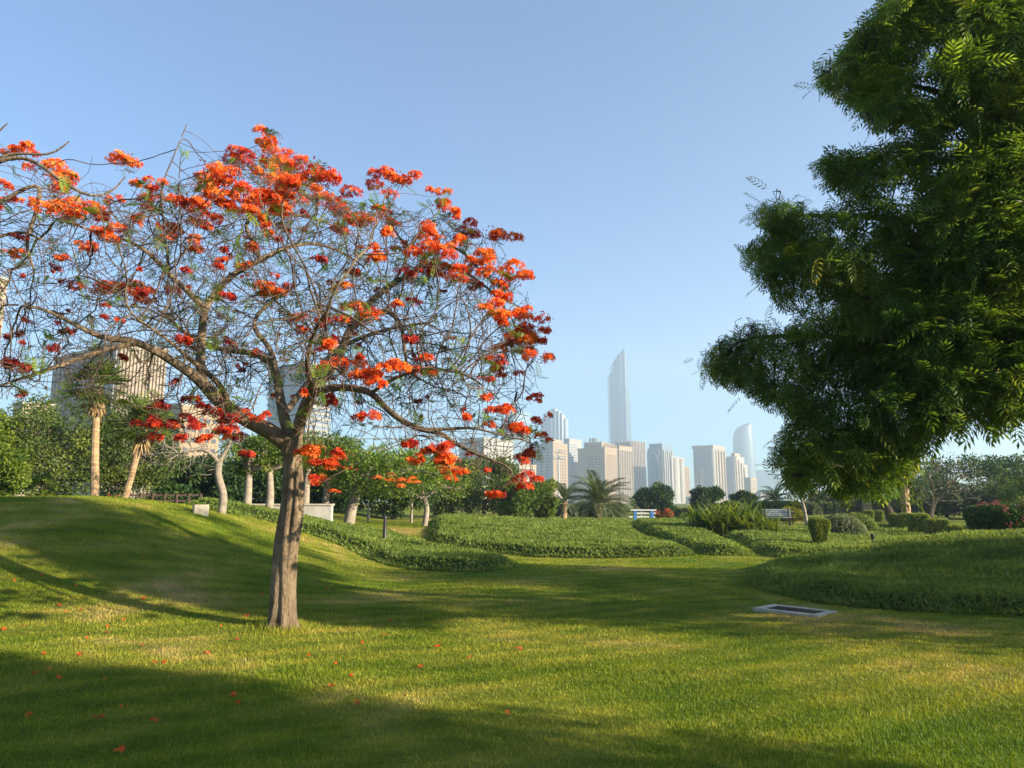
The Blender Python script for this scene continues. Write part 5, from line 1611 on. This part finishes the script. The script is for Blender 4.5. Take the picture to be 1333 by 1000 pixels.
# small bare tree and dark trees to the right
p = on(1049, 37); rr = np.random.default_rng(190); q = lambda a, b_, dy=0: at(a, b_, 37 + dy)
bare_tree('small_tree', 'small slim tree with bare reddish twigs left of the rounded hedges', p, [[(*(p - [0, 0, .1]), .10), (*q(1048, 668), .085), (*q(1044, 652), .075)], [(*q(1044, 652), .05), (*q(1060, 638), .03)], [(*q(1044, 652), .05), (*q(1038, 634), .03)]],
          blob(q(1048, 632), 1.4, 1.2, .8, 200, rr), 191, 'bark_pale', .010, .16, leaves=500, mat='leaf_grey', leaf=.09, sm='bark_grey')
p = on(1212, 44); rr = np.random.default_rng(192); q = lambda a, b_, dy=0: at(a, b_, 44 + dy)
bare_tree('forked_tree', 'dark forked tree with fine feathery twigs behind the clipped hedges', p, [[(*(p - [0, 0, .1]), .30), (*q(1209, 672), .26), (*q(1212, 660), .24)], [(*q(1212, 660), .16), (*q(1228, 640), .10), (*q(1245, 622), .05)], [(*q(1212, 660), .15), (*q(1192, 648), .09), (*q(1172, 640), .05)], [(*q(1212, 660), .15), (*q(1214, 635), .08), (*q(1205, 612), .04)]],
          np.vstack([blob(q(1235, 625), 2.6, 2, 1.6, 420, rr), blob(q(1190, 632), 1.8, 1.6, 1.2, 220, rr)]), 193, 'bark_dark', .013, .22, leaves=1500, mat='leaf_grey', leaf=.12, sm='bark_grey')
p = on(1160, 47); rr = np.random.default_rng(194); q = lambda a, b_, dy=0: at(a, b_, 47 + dy)
bare_tree('acacia_tree', 'spreading brownish tree with a dark leaning trunk behind the hedge row', p, [[(*(p - [0, 0, .1]), .34), (*q(1156, 664), .30), (*q(1147, 650), .27)], [(*q(1147, 650), .18), (*q(1125, 640), .12), (*q(1100, 636), .06)], [(*q(1147, 650), .18), (*q(1165, 636), .10), (*q(1185, 628), .05)]],
          np.vstack([blob(q(1120, 628), 2.6, 2.2, 1.0, 300, rr), blob(q(1165, 622), 2.0, 2, 1.0, 220, rr)]), 195, 'bark_dark', .013, .24, leaves=3200, mat='leaf_grey', leaf=.14)
for px, Y, lb in ((1128, 44, 'pale palm trunk behind the far left hedge block'), (1178, 43, 'pale palm trunk right of the dark leaning trunk')):
    date_palm('date_palm', lb, px, Y, 622, 70, int(px), 'leaf_dark', 24, .25)

# --- second flame tree off the left edge whose dark branches reach into the picture
YL = 8.0
lb_ = np.array(on(-420, YL)); 
TRL = [(-420, 900, 0, 40), (-418, 800, 0, 34), (-412, 700, 0, 32), (-408, 600, 0, 30), (-400, 540, 0, 30)]
LL = [[(-402, 550, 0, 22), (-330, 470, 0, 19), (-230, 400, .0, 16), (-130, 330, 0, 13), (-60, 262, 0, 10), (-20, 222, 0, 8), (12, 206, 0, 6.5), (40, 208, 0, 6), (62, 222, 0, 5.5), (88, 241, 0, 5), (120, 256, 0, 4), (146, 249, .1, 3), (163, 230, .1, 2)],
      [(-60, 262, 0, 6), (-10, 210, -.1, 5), (25, 200, -.1, 4.5), (58, 202, -.1, 4), (76, 196, -.1, 3), (90, 184, -.1, 2)],
      [(-130, 332, 0, 8), (-60, 300, .2, 7), (20, 252, .2, 6.5), (52, 240, .2, 7), (50, 258, .2, 7), (46, 282, .2, 6.5), (36, 305, .2, 6), (36, 330, .2, 5), (46, 352, .2, 3)],
      [(-230, 400, 0, 9), (-150, 380, .3, 8), (-60, 340, .3, 6.5), (-5, 310, .3, 5.5), (30, 302, .3, 5), (58, 315, .3, 3)],
      [(-60, 262, 0, 6), (-30, 200, 0, 5), (-8, 178, 0, 3.5), (10, 160, 0, 2)],
      [(-400, 545, 0, 20), (-470, 450, .4, 15), (-540, 380, .7, 9), (-620, 330, 1.0, 5)], [(-402, 545, 0, 16), (-380, 440, 1.0, 12), (-300, 340, 1.8, 7), (-220, 280, 2.4, 4)]]
BL = [(5, 242, 14), (28, 194, 14), (10, 258, 12), (14, 472, 14), (34, 480, 12), (4, 330, 10), (-30, 230, 20), (-80, 250, 30), (-60, 200, 24), (-140, 260, 30), (-200, 300, 30), (-300, 320, 30), (-420, 300, 30), (-520, 320, 30), (40, 262, 14)]
cx_l = at(-330, 400, YL)[0]
flame_tree('flame_tree', 'flame tree off the left edge whose dark bare branches reach into the picture', lb_, TRL, LL, YL, BL, 15, (cx_l, YL, 3.4, 2.2, 5.9, 2.6), 520, 700, 120)

# --- trees off the right edge that shade the lawn
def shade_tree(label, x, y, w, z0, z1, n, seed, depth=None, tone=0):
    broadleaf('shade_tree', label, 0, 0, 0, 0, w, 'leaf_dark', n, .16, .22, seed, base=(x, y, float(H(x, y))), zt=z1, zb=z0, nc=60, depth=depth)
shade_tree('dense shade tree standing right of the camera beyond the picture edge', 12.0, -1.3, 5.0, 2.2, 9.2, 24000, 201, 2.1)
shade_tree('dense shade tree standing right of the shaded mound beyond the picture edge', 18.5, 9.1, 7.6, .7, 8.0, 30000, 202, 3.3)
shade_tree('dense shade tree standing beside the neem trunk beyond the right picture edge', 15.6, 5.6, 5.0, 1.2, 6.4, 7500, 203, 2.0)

# ------------------------------------------------------------------ small built things
def bollard(label, px, Y, h, seed):
    p = on(px, Y); root = empty('bollard_light', p, label, 'bollard light', 'black bollard lights')
    Geo().tube([(0, 0, 0), (0, 0, .03), (0, 0, h * .66)], [.075, .06, .06], 16).build('post', M['black'], root, True)
    ln = Geo().tube([(0, 0, h * .66), (0, 0, h * .93)], [.042, .042], 16).build('lens', M['glass_lamp'], root, True)
    g = Geo()
    for k in range(5):
        z = h * (.68 + .052 * k); g.tube([(0, 0, z), (0, 0, z + .006), (0, 0, z + .022)], [.072, .072, .048], 16)
    g.build('louvre', M['black'], ln)
    Geo().tube([(0, 0, h * .93), (0, 0, h * .97), (0, 0, h)], [.068, .068, .04], 16).build('cap', M['black'], root, True)
pb = ground(502, 702)
bollard('black bollard light on the left bed in front of the lawn path', 502, 22.5, 0.98, 1)
bollard('black bollard light on the right slope near the clipped hedges', 1132, 25.5, 0.52, 2)

p = np.array([4.16, 10.85, 0]); p[2] = float(H(p[0], p[1]))
root = empty('drain_cover', p, 'low concrete drain frame with a rusty dark grating sunk in the lawn', 'drain cover', None, R(-48))
Geo().box(-.50, .50, -.31, -.21, -.10, .036).box(-.50, .50, .21, .31, -.10, .036).box(-.50, -.38, -.21, .21, -.10, .034).box(.38, .50, -.21, .21, -.10, .034).build('frame', M['concrete'], root)
g = Geo().box(-.38, .38, -.21, .21, -.08, .01)
for k in range(13):
    x = -.36 + k * .058
    g.box(x, x + .022, -.21, .21, .01, .028)
g.build('grating', M['rust'], root)

p = on(1010, 40); root = empty('park_bench', p, 'grey slatted park bench facing left beside the yellow shrub', 'bench', None, R(-12))
g = Geo()
for k in range(4): g.box(-.75, .75, -.42 + k * .115, -.33 + k * .115, .43, .465)
g.build('seat', M['grey_metal'], root)
g = Geo()
for k in range(4): g.box(-.75, .75, .06 + .02 * k, .09 + .02 * k, .52 + k * .10, .60 + k * .10)
g.build('backrest', M['grey_metal'], root)
for x in (-.62, .62):
    Geo().box(x - .03, x + .03, -.40, -.34, 0, .43).box(x - .03, x + .03, .02, .08, 0, .9).box(x - .03, x + .03, -.34, .02, .38, .428).build('leg', M['black'], root)

p = on(836, 45); root = empty('railing', p, 'blue posts with white rails on top of the middle rise', 'railing')
h = py_z(836, 664, 45) - p[2]
for x in (-.55, .48): Geo().box(x, x + .17, -.14, .06, 0, h - .06).build('post', M['blue'], root)
Geo().box(-.10, -.04, -.03, .03, 0, h * .9).build('post', M['white'], root)
for z, x0, x1 in ((h, -.75, .85), (h * .72, -.4, .8), (h * .42, -.85, .75)): Geo().box(x0, x1, -.10, -.06, z - .05, z + .04).build('rail', M['white'], root)
Geo().box(-.5, .6, .3, .8, h * .98, h * 1.05).build('roof_board', M['black'], root)

a_ = on(316, 26.5); b_ = on(432, 26.5)
root = empty('garden_wall', a_, 'low white wall running behind the flame tree trunk', 'wall')
L = float(b_[0] - a_[0]); zt = py_z(370, 658, 26.5) - a_[2]
Geo().box(0, L, 0, .25, -.5, zt).build('wall', M['concrete_white'], root)
Geo().box(-.04, L + .04, -.04, .29, zt, zt + .06).build('coping', M['concrete'], root)
a_ = on(168, 22.5); b_ = on(262, 22.5)
root = empty('fence', a_, 'low brown metal rail fence along the top of the slope behind the palms', 'fence')
L = float(b_[0] - a_[0]); zt = max(.5, py_z(215, 657, 22.5) - a_[2])
g = Geo(); g.box(0, L, -.02, .02, zt - .06, zt).box(0, L, -.02, .02, zt * .55, zt * .55 + .05)
g.build('rail', M['brown_metal'], root)
for k in range(7): Geo().box(L * k / 6 - .025, L * k / 6 + .025, -.045, -.021, -.1, zt + .02).build('post', M['brown_metal'], root)
p = on(262, 17.3); root_ = Geo()
w_ = wid(17, 18.6) / 2; hz_ = max(.22, py_z(262, 657, 17.3) - p[2])
oc = [(-w_, -w_ * .85), (-w_ * .85, -w_), (w_ * .85, -w_), (w_, -w_ * .85), (w_, w_ * .85), (w_ * .85, w_), (-w_ * .85, w_), (-w_, w_ * .85)]
root_.prism(oc, -.2, hz_ - .04); root_.prism([(x * .95, y * .95) for x, y in oc], hz_ - .04, hz_)
o = root_.build('concrete_block', M['concrete']); o.location = tuple(p); o.rotation_euler = (0, 0, R(28))
tag(o, 'square pale concrete block on top of the slope left of the leafless tree trunk', 'concrete block')

# fallen blossoms on the lawn
FALL = """19 758;71 760;55 752;98 765;186 728;242 706;186 781;77 790;103 797;87 799;159 810;139 819;140 826;30 817;6 822;114 833;184 844;54 855;105 855;62 874;46 879;77 886;138 886;200 866;214 866;269 854;307 836;322 804;341 775;239 736;276 737;322 726;227 766;311 796;288 817;35 936;126 938;156 982;200 942;162 924;309 920;304 909;433 896;457 884;463 919;472 839;439 868;403 857;397 784;427 768;500 830;570 845;547 872;676 848;611 859;662 933;507 810"""
rr = np.random.default_rng(230)
for q_ in FALL.split(';'):
    px, py = map(float, q_.split()); p = ground(px, py)
    g = Geo(); m_ = int(rr.integers(2, 5)); big = rr.uniform(.7, 1.25)
    P = np.stack([rr.normal(0, .014 * big, m_), rr.normal(0, .012, m_), rr.uniform(.022, .04, m_)], -1)
    N = norm(np.stack([rr.normal(0, .5, m_), rr.normal(-.2, .5, m_), np.ones(m_)], -1)); X = norm(np.cross(N, rr.normal(size=(m_, 3))))
    g.stamp(FLO_V, FLO_F, P, np.stack([X, np.cross(N, X), N * .6], 1) * (.022 * big), np.clip(rr.normal(.42, .2, m_), 0, 1))
    o = g.build('fallen_blossom', M['petal']); o.location = tuple(p)
    tag(o, 'small orange flame blossom fallen on the lawn', 'fallen blossom', 'fallen blossoms scattered on the lawn')
